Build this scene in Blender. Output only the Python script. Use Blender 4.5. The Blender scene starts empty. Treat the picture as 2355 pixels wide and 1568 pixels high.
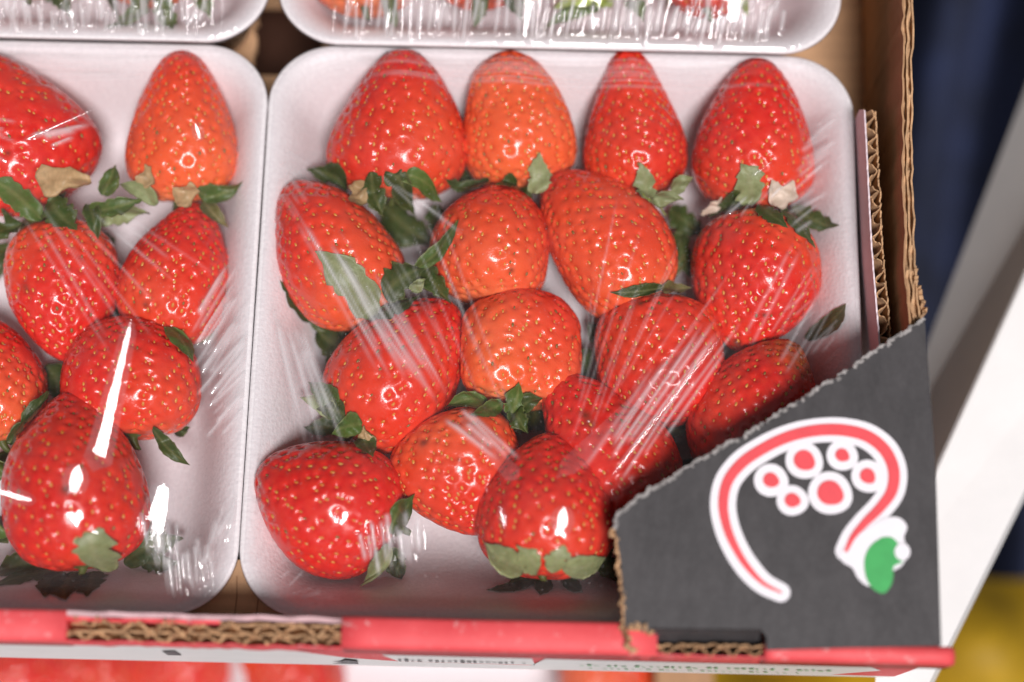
import bpy, math, random
import numpy as np
from mathutils import Vector, Matrix

# ------------------------------------------------------------------ camera, sky, sun, exposure
sc = bpy.context.scene
COL = sc.collection
W_D, H_D = 2354.0, 1568.0            # photograph measured at this size
LENS, SENSOR = 60.0, 36.0
THETA = math.radians(15.6)           # view axis off the vertical
ROLL = math.radians(1.3)
DIST = 0.53
TARGET = np.array([0.0, 0.0, 0.035])
VIEW = np.array([0.0, math.sin(THETA), -math.cos(THETA)])
CAM = TARGET - DIST * VIEW
_r0 = np.array([1.0, 0.0, 0.0]); _u0 = np.cross(_r0, VIEW)
RIGHT = math.cos(ROLL) * _r0 + math.sin(ROLL) * _u0
UP = -math.sin(ROLL) * _r0 + math.cos(ROLL) * _u0
FPX = LENS / SENSOR * W_D

cam_d = bpy.data.cameras.new('camera'); cam = bpy.data.objects.new('camera', cam_d); COL.objects.link(cam)
cam_d.lens = LENS; cam_d.sensor_width = SENSOR; cam_d.clip_start = 0.01; cam_d.clip_end = 50
cam_d.dof.use_dof = True; cam_d.dof.focus_distance = DIST - .005; cam_d.dof.aperture_fstop = 2.8
cam_d.dof.aperture_blades = 9
cam.matrix_world = Matrix(((RIGHT[0], UP[0], -VIEW[0], CAM[0]), (RIGHT[1], UP[1], -VIEW[1], CAM[1]),
                           (RIGHT[2], UP[2], -VIEW[2], CAM[2]), (0, 0, 0, 1)))
sc.camera = cam

SUN_EL, SUN_AZ = math.radians(62), math.radians(18)      # azimuth off the front (-y) towards the right
SUN_DIR = np.array([math.sin(SUN_AZ) * math.cos(SUN_EL), -math.cos(SUN_AZ) * math.cos(SUN_EL), math.sin(SUN_EL)])
world = bpy.data.worlds.new('World'); sc.world = world; world.use_nodes = True
wn, wl = world.node_tree.nodes, world.node_tree.links
bg = wn['Background']; sky = wn.new('ShaderNodeTexSky'); sky.sky_type = 'NISHITA'
sky.sun_disc = False; sky.sun_elevation = SUN_EL; sky.sun_rotation = math.pi - SUN_AZ
sky.air_density = 1.0; sky.dust_density = 3.0; sky.ozone_density = 1.0
hs = wn.new('ShaderNodeHueSaturation'); hs.inputs['Saturation'].default_value = 0.12; hs.inputs['Value'].default_value = 0.44
wl.new(sky.outputs[0], hs.inputs['Color']); wl.new(hs.outputs[0], bg.inputs['Color'])
bg.inputs['Strength'].default_value = 0.05
sun_d = bpy.data.lights.new('sun', 'SUN'); sun = bpy.data.objects.new('sun', sun_d); COL.objects.link(sun)
sun_d.energy = 2.6; sun_d.angle = math.radians(18); sun_d.color = (1.0, 0.955, 0.955)
sun.rotation_euler = Vector(SUN_DIR).to_track_quat('Z', 'Y').to_euler()
sc.view_settings.view_transform = 'Standard'; sc.view_settings.look = 'None'
sc.view_settings.exposure = 0.54; sc.view_settings.gamma = 1.0
sc.render.film_transparent = False
sc.cycles.transparent_max_bounces = 16
sc.cycles.max_bounces = 7; sc.cycles.diffuse_bounces = 4; sc.cycles.glossy_bounces = 3
sc.cycles.use_denoising = True
sc.cycles.caustics_reflective = False; sc.cycles.caustics_refractive = False

def P(px, py, z):
    """point of the plane at height z seen at photograph pixel (px, py)"""
    d = VIEW + RIGHT * ((px - W_D / 2) / FPX) + UP * ((H_D / 2 - py) / FPX)
    t = (z - CAM[2]) / d[2]
    return CAM + d * t

PXM = FPX / DIST                      # pixels per metre on the focus plane
def M_(px): return px / PXM

# ------------------------------------------------------------------ helpers
def mesh_obj(name, verts, faces, mats, parent=None, smooth=True, col=None, mat_idx=None, origin=None):
    me = bpy.data.meshes.new(name)
    v = np.asarray(verts, dtype=np.float64)
    if origin is not None: v = v - np.asarray(origin)
    me.from_pydata(v.tolist(), [], faces if isinstance(faces, list) else faces.tolist())
    if not isinstance(mats, (list, tuple)): mats = [mats]
    for m in mats: me.materials.append(m)
    if mat_idx is not None: me.polygons.foreach_set('material_index', np.asarray(mat_idx, dtype=np.int32))
    if smooth: me.polygons.foreach_set('use_smooth', np.ones(len(me.polygons), dtype=bool))
    if col is not None:
        a = me.color_attributes.new('col', 'FLOAT_COLOR', 'POINT')
        c = np.ones((len(v), 4), dtype=np.float32); c[:, :3] = col
        a.data.foreach_set('color', c.ravel())
    me.update()
    o = bpy.data.objects.new(name, me); COL.objects.link(o)
    if parent is not None: o.parent = parent
    return o

def thing(name, label, cat, loc=(0, 0, 0), group=None):
    o = bpy.data.objects.new(name, None); COL.objects.link(o); o.location = loc
    o.empty_display_size = 0.02
    o['label'] = label; o['category'] = cat
    if group: o['group'] = group
    return o
def tag(o, label, cat, group=None):
    o['label'] = label; o['category'] = cat
    if group: o['group'] = group
    return o

def grid_faces(nu, nv, wrap=False):
    i = np.arange(nu - 1)[:, None]; j = np.arange(nv if wrap else nv - 1)[None, :]
    j2 = (j + 1) % nv
    a = i * nv + j; b = i * nv + j2; c = (i + 1) * nv + j2; d = (i + 1) * nv + j
    return np.stack([a, b, c, d], -1).reshape(-1, 4)

def prism(poly, z0, z1):
    """solid from a 2-D polygon (counter-clockwise), bottom z0, top z1 (top may be a function)"""
    n = len(poly)
    v = [(x, y, z0) for x, y in poly] + [(x, y, z1) for x, y in poly]
    f = [list(range(n))[::-1], list(range(n, 2 * n))]
    f += [[i, (i + 1) % n, n + (i + 1) % n, n + i] for i in range(n)]
    return v, f

def ribbon(path, z0, z1, th, ztop=None):
    """upright sheet of thickness th following a 2-D path"""
    p = np.asarray(path, float); n = len(p)
    t = np.gradient(p, axis=0); t /= np.linalg.norm(t, axis=1)[:, None] + 1e-12
    nn = np.stack([-t[:, 1], t[:, 0]], 1) * th / 2
    zt = np.full(n, z1) if ztop is None else np.asarray(ztop)
    v = np.concatenate([np.c_[p + nn, np.full(n, z0)], np.c_[p - nn, np.full(n, z0)],
                        np.c_[p - nn, zt], np.c_[p + nn, zt]])
    f = []
    for i in range(n - 1):
        for k in range(4):
            k2 = (k + 1) % 4
            f.append([k * n + i, k2 * n + i, k2 * n + i + 1, k * n + i + 1])
    f.append([0, 3 * n, 2 * n, n]); f.append([n - 1, 2 * n - 1, 3 * n - 1, 4 * n - 1])
    return v, f

def joinm(parts):
    V, F, o = [], [], 0
    for v, f in parts:
        V += [tuple(q) for q in v]; F += [[i + o for i in q] for q in f]; o += len(v)
    return V, F

# ------------------------------------------------------------------ materials
def mat(name):
    m = bpy.data.materials.new(name); m.use_nodes = True
    return m, m.node_tree.nodes, m.node_tree.links, m.node_tree.nodes['Principled BSDF']
def coords(n, l, scale, rot=None):
    tc = n.new('ShaderNodeTexCoord'); mp = n.new('ShaderNodeMapping')
    mp.inputs['Scale'].default_value = scale if isinstance(scale, (tuple, list)) else (scale,) * 3
    l.new(tc.outputs['Object'], mp.inputs['Vector']); return mp.outputs[0]
def noise(n, l, vec, scale, detail=3, rough=.55):
    t = n.new('ShaderNodeTexNoise'); t.inputs['Scale'].default_value = scale
    t.inputs['Detail'].default_value = detail; t.inputs['Roughness'].default_value = rough
    l.new(vec, t.inputs['Vector']); return t.outputs['Fac']
def ramp(n, l, fac, stops):
    r = n.new('ShaderNodeValToRGB'); e = r.color_ramp.elements
    while len(e) < len(stops): e.new(.5)
    for k, (p, c) in enumerate(stops):
        e[k].position = p; e[k].color = (*c, 1) if len(c) == 3 else c
    l.new(fac, r.inputs[0]); return r.outputs[0]
def bump(n, l, h, strength, dist):
    b = n.new('ShaderNodeBump'); b.inputs['Strength'].default_value = strength
    b.inputs['Distance'].default_value = dist; l.new(h, b.inputs['Height']); return b.outputs[0]
def attr(n):
    a = n.new('ShaderNodeAttribute'); a.attribute_name = 'col'; return a.outputs['Color']
def mixc(n, l, fac, a, b, mode='MIX'):
    m = n.new('ShaderNodeMix'); m.data_type = 'RGBA'; m.blend_type = mode
    for s, v in ((m.inputs[0], fac), (m.inputs[6], a), (m.inputs[7], b)):
        if hasattr(v, 'is_linked') or hasattr(v, 'links'): l.new(v, s)
        else: s.default_value = v if not isinstance(v, tuple) or len(v) == 4 else (*v, 1)
    return m.outputs[2]

def m_flesh():
    m, n, l, b = mat('strawberry_flesh')
    v = coords(n, l, 1)
    mott = noise(n, l, v, 380, 3)
    c = mixc(n, l, ramp(n, l, mott, [(.38, (0, 0, 0)), (.75, (.35, .35, .35))]), attr(n), (.82, .075, .03))
    l.new(c, b.inputs['Base Color'])
    b.inputs['Roughness'].default_value = .23
    b.inputs['Subsurface Weight'].default_value = .14
    b.inputs['Subsurface Radius'].default_value = (1.0, .22, .12); b.inputs['Subsurface Scale'].default_value = .0022
    b.inputs['IOR'].default_value = 1.42
    b.inputs['Coat Weight'].default_value = .25; b.inputs['Coat Roughness'].default_value = .10
    l.new(bump(n, l, noise(n, l, v, 1500, 2), .25, .0004), b.inputs['Normal'])
    return m
def m_attr(name, rough, spec=.5, sss=0, bumps=None):
    m, n, l, b = mat(name)
    l.new(attr(n), b.inputs['Base Color']); b.inputs['Roughness'].default_value = rough
    b.inputs['Specular IOR Level'].default_value = spec
    if bumps:
        l.new(bump(n, l, noise(n, l, coords(n, l, 1), bumps[0], 4), bumps[1], bumps[2]), b.inputs['Normal'])
    return m
def m_leaf():
    m, n, l, b = mat('leaf')
    v = coords(n, l, 1)
    c = mixc(n, l, ramp(n, l, noise(n, l, v, 420, 4), [(.3, (0, 0, 0)), (.75, (1, 1, 1))]), attr(n),
             mixc(n, l, .45, attr(n), (.085, .075, .015)))
    l.new(c, b.inputs['Base Color']); b.inputs['Roughness'].default_value = .42; b.inputs['Specular IOR Level'].default_value = .32
    l.new(bump(n, l, noise(n, l, v, 900, 3), .35, .0006), b.inputs['Normal'])
    return m
def m_plain(name, col, rough=.5, nscale=60, var=.12, bs=0, bd=0, bscale=500, stretch=(1, 1, 1)):
    m, n, l, b = mat(name)
    v = coords(n, l, stretch)
    lo = tuple(max(0, x * (1 - var)) for x in col); hi = tuple(min(1, x * (1 + var)) for x in col)
    l.new(ramp(n, l, noise(n, l, v, nscale, 5, .65), [(.3, lo), (.7, hi)]), b.inputs['Base Color'])
    b.inputs['Roughness'].default_value = rough
    if bs: l.new(bump(n, l, noise(n, l, v, bscale, 3), bs, bd), b.inputs['Normal'])
    return m
def m_film():
    m, n, l, b = mat('cling_film'); n.remove(b)
    out = n['Material Output']
    lw = n.new('ShaderNodeLayerWeight'); lw.inputs['Blend'].default_value = .5
    pw = n.new('ShaderNodeMath'); pw.operation = 'POWER'; pw.inputs[1].default_value = 4.0
    l.new(lw.outputs['Facing'], pw.inputs[0])
    ma = n.new('ShaderNodeMath'); ma.operation = 'MULTIPLY_ADD'; ma.inputs[1].default_value = .6; ma.inputs[2].default_value = .042
    l.new(pw.outputs[0], ma.inputs[0])
    tr = n.new('ShaderNodeBsdfTransparent'); tr.inputs[0].default_value = (.985, .98, .985, 1)
    gl = n.new('ShaderNodeBsdfGlossy'); gl.inputs['Roughness'].default_value = .05
    df = n.new('ShaderNodeBsdfDiffuse'); df.inputs[0].default_value = (.85, .83, .85, 1)
    v = coords(n, l, 1)
    nb = bump(n, l, noise(n, l, v, 160, 3), .035, .002)
    l.new(nb, gl.inputs['Normal'])
    hz0 = ramp(n, l, noise(n, l, v, 70, 4, .7), [(.38, (.003, .003, .003)), (.8, (.030, .028, .029))])
    dust = ramp(n, l, noise(n, l, v, 1500, 1), [(.735, (0, 0, 0)), (.76, (.22, .22, .22))])
    cs = n.new('ShaderNodeSeparateColor'); l.new(attr(n), cs.inputs[0])
    a1 = n.new('ShaderNodeMath'); a1.operation = 'MULTIPLY_ADD'; a1.inputs[1].default_value = .40
    l.new(cs.outputs[0], a1.inputs[0]); l.new(hz0, a1.inputs[2])
    a2 = n.new('ShaderNodeMath'); a2.operation = 'ADD'; l.new(a1.outputs[0], a2.inputs[0]); l.new(dust, a2.inputs[1])
    hz = a2.outputs[0]
    m1 = n.new('ShaderNodeMixShader'); l.new(hz, m1.inputs[0]); l.new(tr.outputs[0], m1.inputs[1]); l.new(df.outputs[0], m1.inputs[2])
    m2 = n.new('ShaderNodeMixShader'); l.new(ma.outputs[0], m2.inputs[0]); l.new(m1.outputs[0], m2.inputs[1]); l.new(gl.outputs[0], m2.inputs[2])
    l.new(m2.outputs[0], out.inputs['Surface'])
    return m
def m_foam():
    m, n, l, b = mat('foam')
    v = coords(n, l, 1)
    l.new(ramp(n, l, noise(n, l, v, 900, 2), [(.3, (.71, .67, .685)), (.7, (.79, .755, .765))]), b.inputs['Base Color'])
    b.inputs['Roughness'].default_value = .45
    l.new(bump(n, l, noise(n, l, v, 800, 3), .40, .0006), b.inputs['Normal'])
    return m
def m_board(name, col, stretch):
    m, n, l, b = mat(name)
    v1 = coords(n, l, stretch); v2 = coords(n, l, 1)
    a = noise(n, l, v1, 260, 3); c = noise(n, l, v2, 45, 5, .7); e = noise(n, l, v2, 1400, 2)
    base = ramp(n, l, a, [(.3, tuple(x * .86 for x in col)), (.7, tuple(x * 1.1 for x in col))])
    base = mixc(n, l, ramp(n, l, c, [(.45, (0, 0, 0)), (.75, (.5, .5, .5))]), base, tuple(x * .68 for x in col))
    base = mixc(n, l, ramp(n, l, e, [(.55, (0, 0, 0)), (.8, (.35, .35, .35))]), base, tuple(min(1, x * 1.35) for x in col))
    l.new(base, b.inputs['Base Color']); b.inputs['Roughness'].default_value = .8
    l.new(bump(n, l, a, .3, .0006), b.inputs['Normal'])
    return m

FLESH = m_flesh(); SEED = m_attr('seed', .35); LEAF = m_leaf(); FILM = m_film(); FOAM = m_foam()
KRAFT = m_board('brown_cardboard', (.42, .235, .12), (1, .06, 1))
KRAFTX = m_board('brown_cardboard_floor', (.56, .33, .18), (.06, 1, 1))
KEDGE = m_plain('cardboard_cut_edge', (.50, .30, .16), .9, 300, .35, .3, .0006, 900)
def m_red():
    m, n, l, b = mat('red_print')
    v = coords(n, l, (1, .3, 1)); v2 = coords(n, l, 1)
    base = ramp(n, l, noise(n, l, v, 50, 4), [(.3, (.70, .06, .07)), (.7, (.82, .10, .11))])
    sc_ = ramp(n, l, noise(n, l, v2, 260, 5, .75), [(.60, (0, 0, 0)), (.68, (.8, .8, .8))])
    base = mixc(n, l, sc_, base, (.80, .45, .44))
    l.new(base, b.inputs['Base Color']); b.inputs['Roughness'].default_value = .62
    l.new(bump(n, l, noise(n, l, v2, 120, 4), .35, .0012), b.inputs['Normal'])
    return m
REDP = m_red()
PINKP = m_plain('worn_print', (.62, .40, .42), .6, 80, .25)
WHITEP = m_plain('white_print', (.84, .83, .82), .45, 40, .03, .08, .0008, 300)
DARKP = m_plain('charcoal_print', (.054, .050, .052), .48, 160, .20, .28, .0010, 420, (1, .3, 1))
EMW = m_plain('emblem_white', (.86, .83, .87), .45, 200, .03)
EMR = m_plain('emblem_red', (.80, .085, .10), .45, 200, .06)
EMG = m_plain('emblem_green', (.06, .40, .11), .45, 200, .10)
INK_SHADE = m_plain('black_ink_and_shade', (.05, .05, .055), .5)
INKG = m_plain('green_ink', (.30, .55, .34), .5)
RAILW = m_plain('white_paint', (.92, .91, .90), .4, 40, .03, .06, .0006, 200)
RAILG = RAILW
BLUEC = m_plain('blue_cloth', (.010, .016, .046), .85, 16, .95, .3, .002, 300)
YELC = m_plain('yellow_cloth', (.50, .30, .006), .7, 9, .45, .3, .002, 200)
DARKG = m_plain('dark_ground', (.03, .028, .03), .9, 6, .4)
WOOD = m_plain('shelf_board', (.3, .27, .25), .7)

# ------------------------------------------------------------------ strawberries
PROFILES = {
 'cone':   [(0, 0), (.012, .30), (.05, .60), (.12, .83), (.22, .97), (.32, 1.0), (.45, .955), (.6, .845), (.75, .68), (.87, .49), (.95, .32), (.985, .18), (1, 0)],
 'neck':   [(0, 0), (.012, .32), (.05, .62), (.12, .85), (.22, .98), (.32, 1.0), (.45, .93), (.6, .78), (.75, .59), (.86, .44), (.94, .32), (.985, .19), (1, 0)],
 'pear':   [(0, 0), (.015, .30), (.05, .58), (.12, .84), (.23, .98), (.34, 1.0), (.48, .95), (.62, .83), (.75, .72), (.86, .60), (.94, .42), (.985, .2), (1, 0)],
 'ovate':  [(0, 0), (.012, .26), (.05, .54), (.12, .78), (.24, .95), (.38, 1.0), (.52, .97), (.66, .85), (.8, .64), (.9, .43), (.96, .26), (.99, .13), (1, 0)],
 'round':  [(0, 0), (.012, .28), (.05, .57), (.12, .80), (.25, .96), (.42, 1.0), (.58, .98), (.72, .88), (.85, .68), (.93, .48), (.975, .28), (.993, .14), (1, 0)],
 'block':  [(0, 0), (.012, .34), (.05, .66), (.12, .86), (.25, .97), (.42, 1.0), (.6, 1.0), (.76, .95), (.88, .80), (.95, .58), (.98, .37), (.995, .18), (1, 0)],
}
def prof(kind, t):
    p = np.array(PROFILES[kind])
    # parametrise by chord length and smooth with Catmull-Rom
    d = np.r_[0, np.cumsum(np.hypot(np.diff(p[:, 0]), np.diff(p[:, 1]) * .6))]; d /= d[-1]
    out = np.zeros((len(t), 2))
    k = np.clip(np.searchsorted(d, t, side='right') - 1, 0, len(p) - 2)
    h = (t - d[k]) / (d[k + 1] - d[k])
    tan = np.gradient(p, d, axis=0)
    tan[0, 0] = 0; tan[-1, 0] = 0
    dd = (d[k + 1] - d[k])[:, None]; h = h[:, None]
    out = (2*h**3 - 3*h**2 + 1) * p[k] + (h**3 - 2*h**2 + h) * dd * tan[k] + (-2*h**3 + 3*h**2) * p[k + 1] + (h**3 - h**2) * dd * tan[k + 1]
    out[:, 1] = np.maximum(out[:, 1], 0)
    return out

def rr_sdf(x, y, x0, x1, y0, y1, r):
    cx, cy = (x0 + x1) / 2, (y0 + y1) / 2
    qx = np.abs(x - cx) - (x1 - x0) / 2 + r; qy = np.abs(y - cy) - (y1 - y0) / 2 + r
    return np.hypot(np.maximum(qx, 0), np.maximum(qy, 0)) + np.minimum(np.maximum(qx, qy), 0) - r
HEIGHT_PTS = {'front': [], 'left': [], 'back_left': [], 'back_right': [], 'low': []}
BERRY = {}
RED = np.array([.69, .019, .013]); ORANGE = np.array([.87, .16, .045]); DEEP = np.array([.44, .005, .010])
PALE = np.array([.80, .26, .10])

def vnoise(p, seed, f):
    r = np.random.RandomState(seed); s = np.zeros(len(p))
    for k in range(5):
        d = r.normal(size=3); d /= np.linalg.norm(d)
        s += np.sin(p @ d * f * (0.7 + .25 * k) + r.uniform(0, 6.28)) / (1 + .3 * k)
    return s / 2.6

def strawberry(key, tray, tip, base, wpx, kind, label, zc=None, pitch=0.0, squash=.94, orange=.35, deep=0.0,
               seedn=330, res=(128, 164), group=None, tipstain=0, spots=5, zlift=0.0, lump=1.0):
    seed = sum(ord(c) * (i + 3) for i, c in enumerate(key)) * 7 % 100000
    rs = np.random.RandomState(seed)
    R = M_(wpx) / 2 * (1.04 if tray in ('front', 'left') else 1.0)
    if zc is None: zc = .0070 + R * squash
    zc += zlift
    B, T = P(*base, zc - pitch), P(*tip, zc + pitch)
    ctr = (B + T) / 2; ax = T - B; L = np.linalg.norm(ax); ax /= L
    up = np.array([0, 0, 1.0]); up -= ax * (up @ ax); up /= np.linalg.norm(up)
    side = np.cross(up, ax)
    nu, nv = res
    t = np.linspace(0, 1, nu); t = .5 - .5 * np.cos(math.pi * t) if False else t
    pr = prof(kind, t)
    th = np.linspace(0, 2 * math.pi, nv, endpoint=False) + rs.uniform(0, 6)
    a1, a2, a3 = rs.uniform(0, 6.28, 3)
    def surf(sx, sr, ang):
        wob = 1 + .035 * lump * np.sin(2 * ang + a1) * (1 - .4 * sx) + .022 * lump * np.sin(3 * ang + a2 + 2 * sx)
        r = R * sr * wob
        bend = .035 * L * np.sin(math.pi * sx)
        x = (sx - .5) * L
        y = r * np.cos(ang) + bend * math.cos(a3); z = r * np.sin(ang) * squash + bend * math.sin(a3) * .5
        x, y, z = np.broadcast_arrays(x, y, z)
        return np.stack([x, y, z], -1)
    pts = surf(pr[:, 0][:, None], pr[:, 1][:, None], th[None, :])
    # base dimple under the calyx
    q = np.clip(1 - pr[:, 1] / .5, 0, 1) * (pr[:, 0] < .3)
    pts[..., 0] += (q ** 2 * .035 * L)[:, None]
    p = pts.reshape(-1, 3)
    nrm = np.zeros_like(pts)
    du = np.gradient(pts, axis=0); dv = np.roll(pts, -1, 1) - np.roll(pts, 1, 1)
    nrm = np.cross(dv, du); nrm /= np.linalg.norm(nrm, axis=2)[..., None] + 1e-12
    if (nrm.reshape(-1, 3) * p).sum() < 0: nrm = -nrm
    n = nrm.reshape(-1, 3)
    n[:nv] = [-1, 0, 0]; n[-nv:] = [1, 0, 0]
    p = p + n * ((vnoise(p / R, seed, 2.6) * .055 + vnoise(p / R, seed + 1, 7.0) * .014) * R * lump)[:, None]
    # seeds on a phyllotactic spiral of equal area
    tt = np.linspace(0, 1, 600); pp = prof(kind, tt)
    seg = np.hypot(np.diff(pp[:, 0]) * L, np.diff(pp[:, 1]) * R) * (pp[1:, 1] + pp[:-1, 1]) / 2
    cum = np.r_[0, np.cumsum(seg ** 1.0)]; cum /= cum[-1]
    kk = (np.arange(seedn) + .5) / seedn
    kk = kk ** .9
    ts = np.interp(kk, cum, tt) + rs.normal(0, .005, seedn)
    ok = (ts > .09) & (ts < .985); ts = ts[ok]
    ang = (np.arange(seedn)[ok] * 2.39996 + rs.normal(0, .10, ok.sum())) % (2 * math.pi)
    fi = np.clip(ts * (nu - 1), 0, nu - 1.001); i0 = fi.astype(int); fu = fi - i0
    aa = ((ang - th[0]) % (2 * math.pi)) / (2 * math.pi) * nv; j0 = aa.astype(int) % nv; fj = aa - np.floor(aa)
    G = p.reshape(nu, nv, 3); GN = nrm
    j1 = (j0 + 1) % nv
    def samp(A):
        return ((1 - fu) * (1 - fj))[:, None] * A[i0, j0] + ((1 - fu) * fj)[:, None] * A[i0, j1] + (fu * (1 - fj))[:, None] * A[i0 + 1, j0] + (fu * fj)[:, None] * A[i0 + 1, j1]
    sp, sn = samp(G), samp(GN); sn /= np.linalg.norm(sn, axis=1)[:, None]
    # dimples: nearest-seed distance
    d2 = ((p[:, None, :].astype(np.float32) - sp[None].astype(np.float32)) ** 2).sum(2)
    two = np.partition(d2, 1, axis=1)[:, :2]
    d0 = np.sqrt(two[:, 0]); d1 = np.sqrt(two[:, 1])
    sr_ = .00090; depth = .00088
    pit = -depth * np.exp(-(d0 / sr_) ** 2)
    cell = np.clip((d1 - d0) / (d1 + d0 + 1e-9), 0, 1)
    bulge = .00040 * (1 - cell) - .0001
    near = np.clip(d0 / .004, 0, 1)
    p2 = p + n * (pit + bulge * 1.0)[:, None]
    # colour
    tloc = p[:, 0] / L + .5
    o_amt = np.clip(orange * (1.3 - (1.65 - 1.0 * orange) * tloc) - .05 + .28 * vnoise(p / R, seed + 5, 2.2), 0, 1)
    c = RED * (1 - o_amt[:, None]) + ORANGE * o_amt[:, None]
    sh = np.clip((.10 - tloc) / .08, 0, 1) * min(1, orange * 1.6)
    c = c * (1 - sh[:, None] * .7) + PALE * sh[:, None] * .7
    dp = np.clip(deep * (1 - .5 * orange) - .25 * orange + .45 * vnoise(p / R, seed + 9, 1.8) + .25 * tloc - .12, 0, .9)[:, None]
    c = c * (1 - dp) + DEEP * dp
    if tipstain:
        stn = np.clip((tloc - .72) / .2 + .35 * vnoise(p / R, seed + 3, 5), 0, 1)[:, None] * tipstain
        c = c * (1 - stn) + np.array([.22, .10, .022]) * stn
    if spots:
        for k in range(spots):
            q0 = p[rs.randint(len(p))]; rr = rs.uniform(.0006, .0016)
            s = np.exp(-(((p - q0) ** 2).sum(1)) / rr ** 2)[:, None] * .85
            c = c * (1 - s) + np.array([.07, .03, .015]) * s
    Rm = np.stack([ax, side, up], 1)            # local -> world
    w = p2 @ Rm.T + ctr
    faces = grid_faces(nu, nv, True)[:, ::-1]
    root = thing('strawberry', label, 'strawberry', ctr, {'front': 'strawberries in the right front punnet', 'left': 'strawberries in the left front punnet', 'back_left': 'strawberries in the back left punnet', 'back_right': 'strawberries in the back right punnet'}[tray])
    mesh_obj('flesh', w, faces, FLESH, root, True, c, origin=ctr)
    # seeds
    sw = sp + sn * (-depth + .00030)
    tang = np.array([1.0, 0, 0]) - sn * sn[:, :1]; tang /= np.linalg.norm(tang, axis=1)[:, None] + 1e-9
    bit = np.cross(sn, tang)
    ns_, nr_ = 7, 4
    uu = np.linspace(0, math.pi, nr_ + 1); vv = np.linspace(0, 2 * math.pi, ns_, endpoint=False)
    el = np.array([[math.cos(a), math.sin(a) * math.cos(b), math.sin(a) * math.sin(b)] for a in uu for b in vv])
    sz = rs.uniform(.60, 1.18, len(sp))
    V = (sw[:, None] + tang[:, None] * (el[None, :, :1] * .00082 * sz[:, None, None]) + bit[:, None] * (el[None, :, 1:2] * .00045 * sz[:, None, None])
         + sn[:, None] * (el[None, :, 2:] * .00042))
    f0 = grid_faces(nr_ + 1, ns_, True)
    F = (f0[None] + (np.arange(len(sp)) * len(el))[:, None, None]).reshape(-1, 4)
    tone = rs.uniform(0, 1, len(sp)); sc0 = np.array([.62, .31, .055]); sc1 = np.array([.55, .17, .022]); sc2 = np.array([.22, .13, .03])
    scol = sc0 * (1 - tone[:, None]) + sc1 * tone[:, None]
    dk = rs.uniform(0, 1, len(sp)) < .08
    scol[dk] = sc2
    sd = mesh_obj('seeds', V.reshape(-1, 3) @ Rm.T + ctr, F, SEED, root, True, np.repeat(scol, len(el), 0), origin=ctr)
    sd['kind'] = 'stuff'
    HEIGHT_PTS[tray].append(w)
    # short stalk leaving the calyx end
    k = 10; ss = np.linspace(0, 1, k); sl = .0022 if key in ('s16', 'l7') else rs.uniform(.004, .007); bd = rs.uniform(-.4, .4)
    cl = np.stack([-.5 * L + .0015 - sl * ss, bd * sl * ss ** 2, -.25 * sl * ss ** 2], 1)
    rad = .0016 - .0006 * ss; rad[0] = .0034; rad[1] = .0021
    aa_ = np.linspace(0, 2 * math.pi, 8, endpoint=False)
    sv = cl[:, None] + np.stack([np.zeros((k, 8)), rad[:, None] * np.cos(aa_), rad[:, None] * np.sin(aa_)], -1)
    sf = grid_faces(k, 8, True).tolist() + [[(k - 1) * 8 + q_ for q_ in range(8)]]
    mesh_obj('stalk', sv.reshape(-1, 3) @ Rm.T + ctr, sf, LEAF, root, True, np.tile([[.075, .095, .018]], (k * 8, 1)), origin=ctr)
    BERRY[key] = dict(root=root, ctr=ctr, tray=tray, zc=zc, R=R, leaf=0)
    return root

# ------------------------------------------------------------------ calyx leaves
LEAFC = {'dark': ((.026, .054, .007), (.15, .165, .06)), 'green': ((.056, .112, .016), (.20, .22, .07)), 'pale': ((.25, .29, .13), (.33, .34, .18)),
         'olive': ((.14, .13, .04), (.32, .24, .12)), 'dry': ((.50, .33, .17), (.42, .26, .12)), 'petal': ((.78, .62, .50), (.75, .58, .45)),
         'lime': ((.30, .38, .06), (.38, .42, .16))}
def tray_z(tray, x, y):
    x0, x1, y0, y1, zr, lab = TR_[tray]
    ins = -rr_sdf(x, y, x0, x1, y0, y1, .021)
    return zr + np.interp(ins, [0, .0026, .0050, .0082, .0115, .0145, .0175, .0210, .0255, .034], [0, -.0003, -.0016, -.0052, -.0108, -.0170, -.0226, -.0272, -.0298, -.0308])
class HMap:
    def __init__(s, pts, x0, x1, y0, y1, h=.0006):
        s.x0, s.y0, s.h = x0, y0, h
        s.nx, s.ny = int((x1 - x0) / h) + 2, int((y1 - y0) / h) + 2
        s.z = np.full((s.nx, s.ny), -1.0)
        if len(pts):
            p = np.concatenate(pts)
            i = ((p[:, 0] - x0) / h).astype(int); j = ((p[:, 1] - y0) / h).astype(int)
            k = (i >= 0) & (i < s.nx) & (j >= 0) & (j < s.ny)
            np.maximum.at(s.z, (i[k], j[k]), p[k, 2])
    def at(s, x, y):
        i = np.clip(((x - s.x0) / s.h).astype(int), 0, s.nx - 1); j = np.clip(((y - s.y0) / s.h).astype(int), 0, s.ny - 1)
        z = s.z[i, j]
        for di, dj in ((1, 0), (-1, 0), (0, 1), (0, -1)):
            z = np.maximum(z, s.z[np.clip(i + di, 0, s.nx - 1), np.clip(j + dj, 0, s.ny - 1)])
        return z
HM = {}
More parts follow.
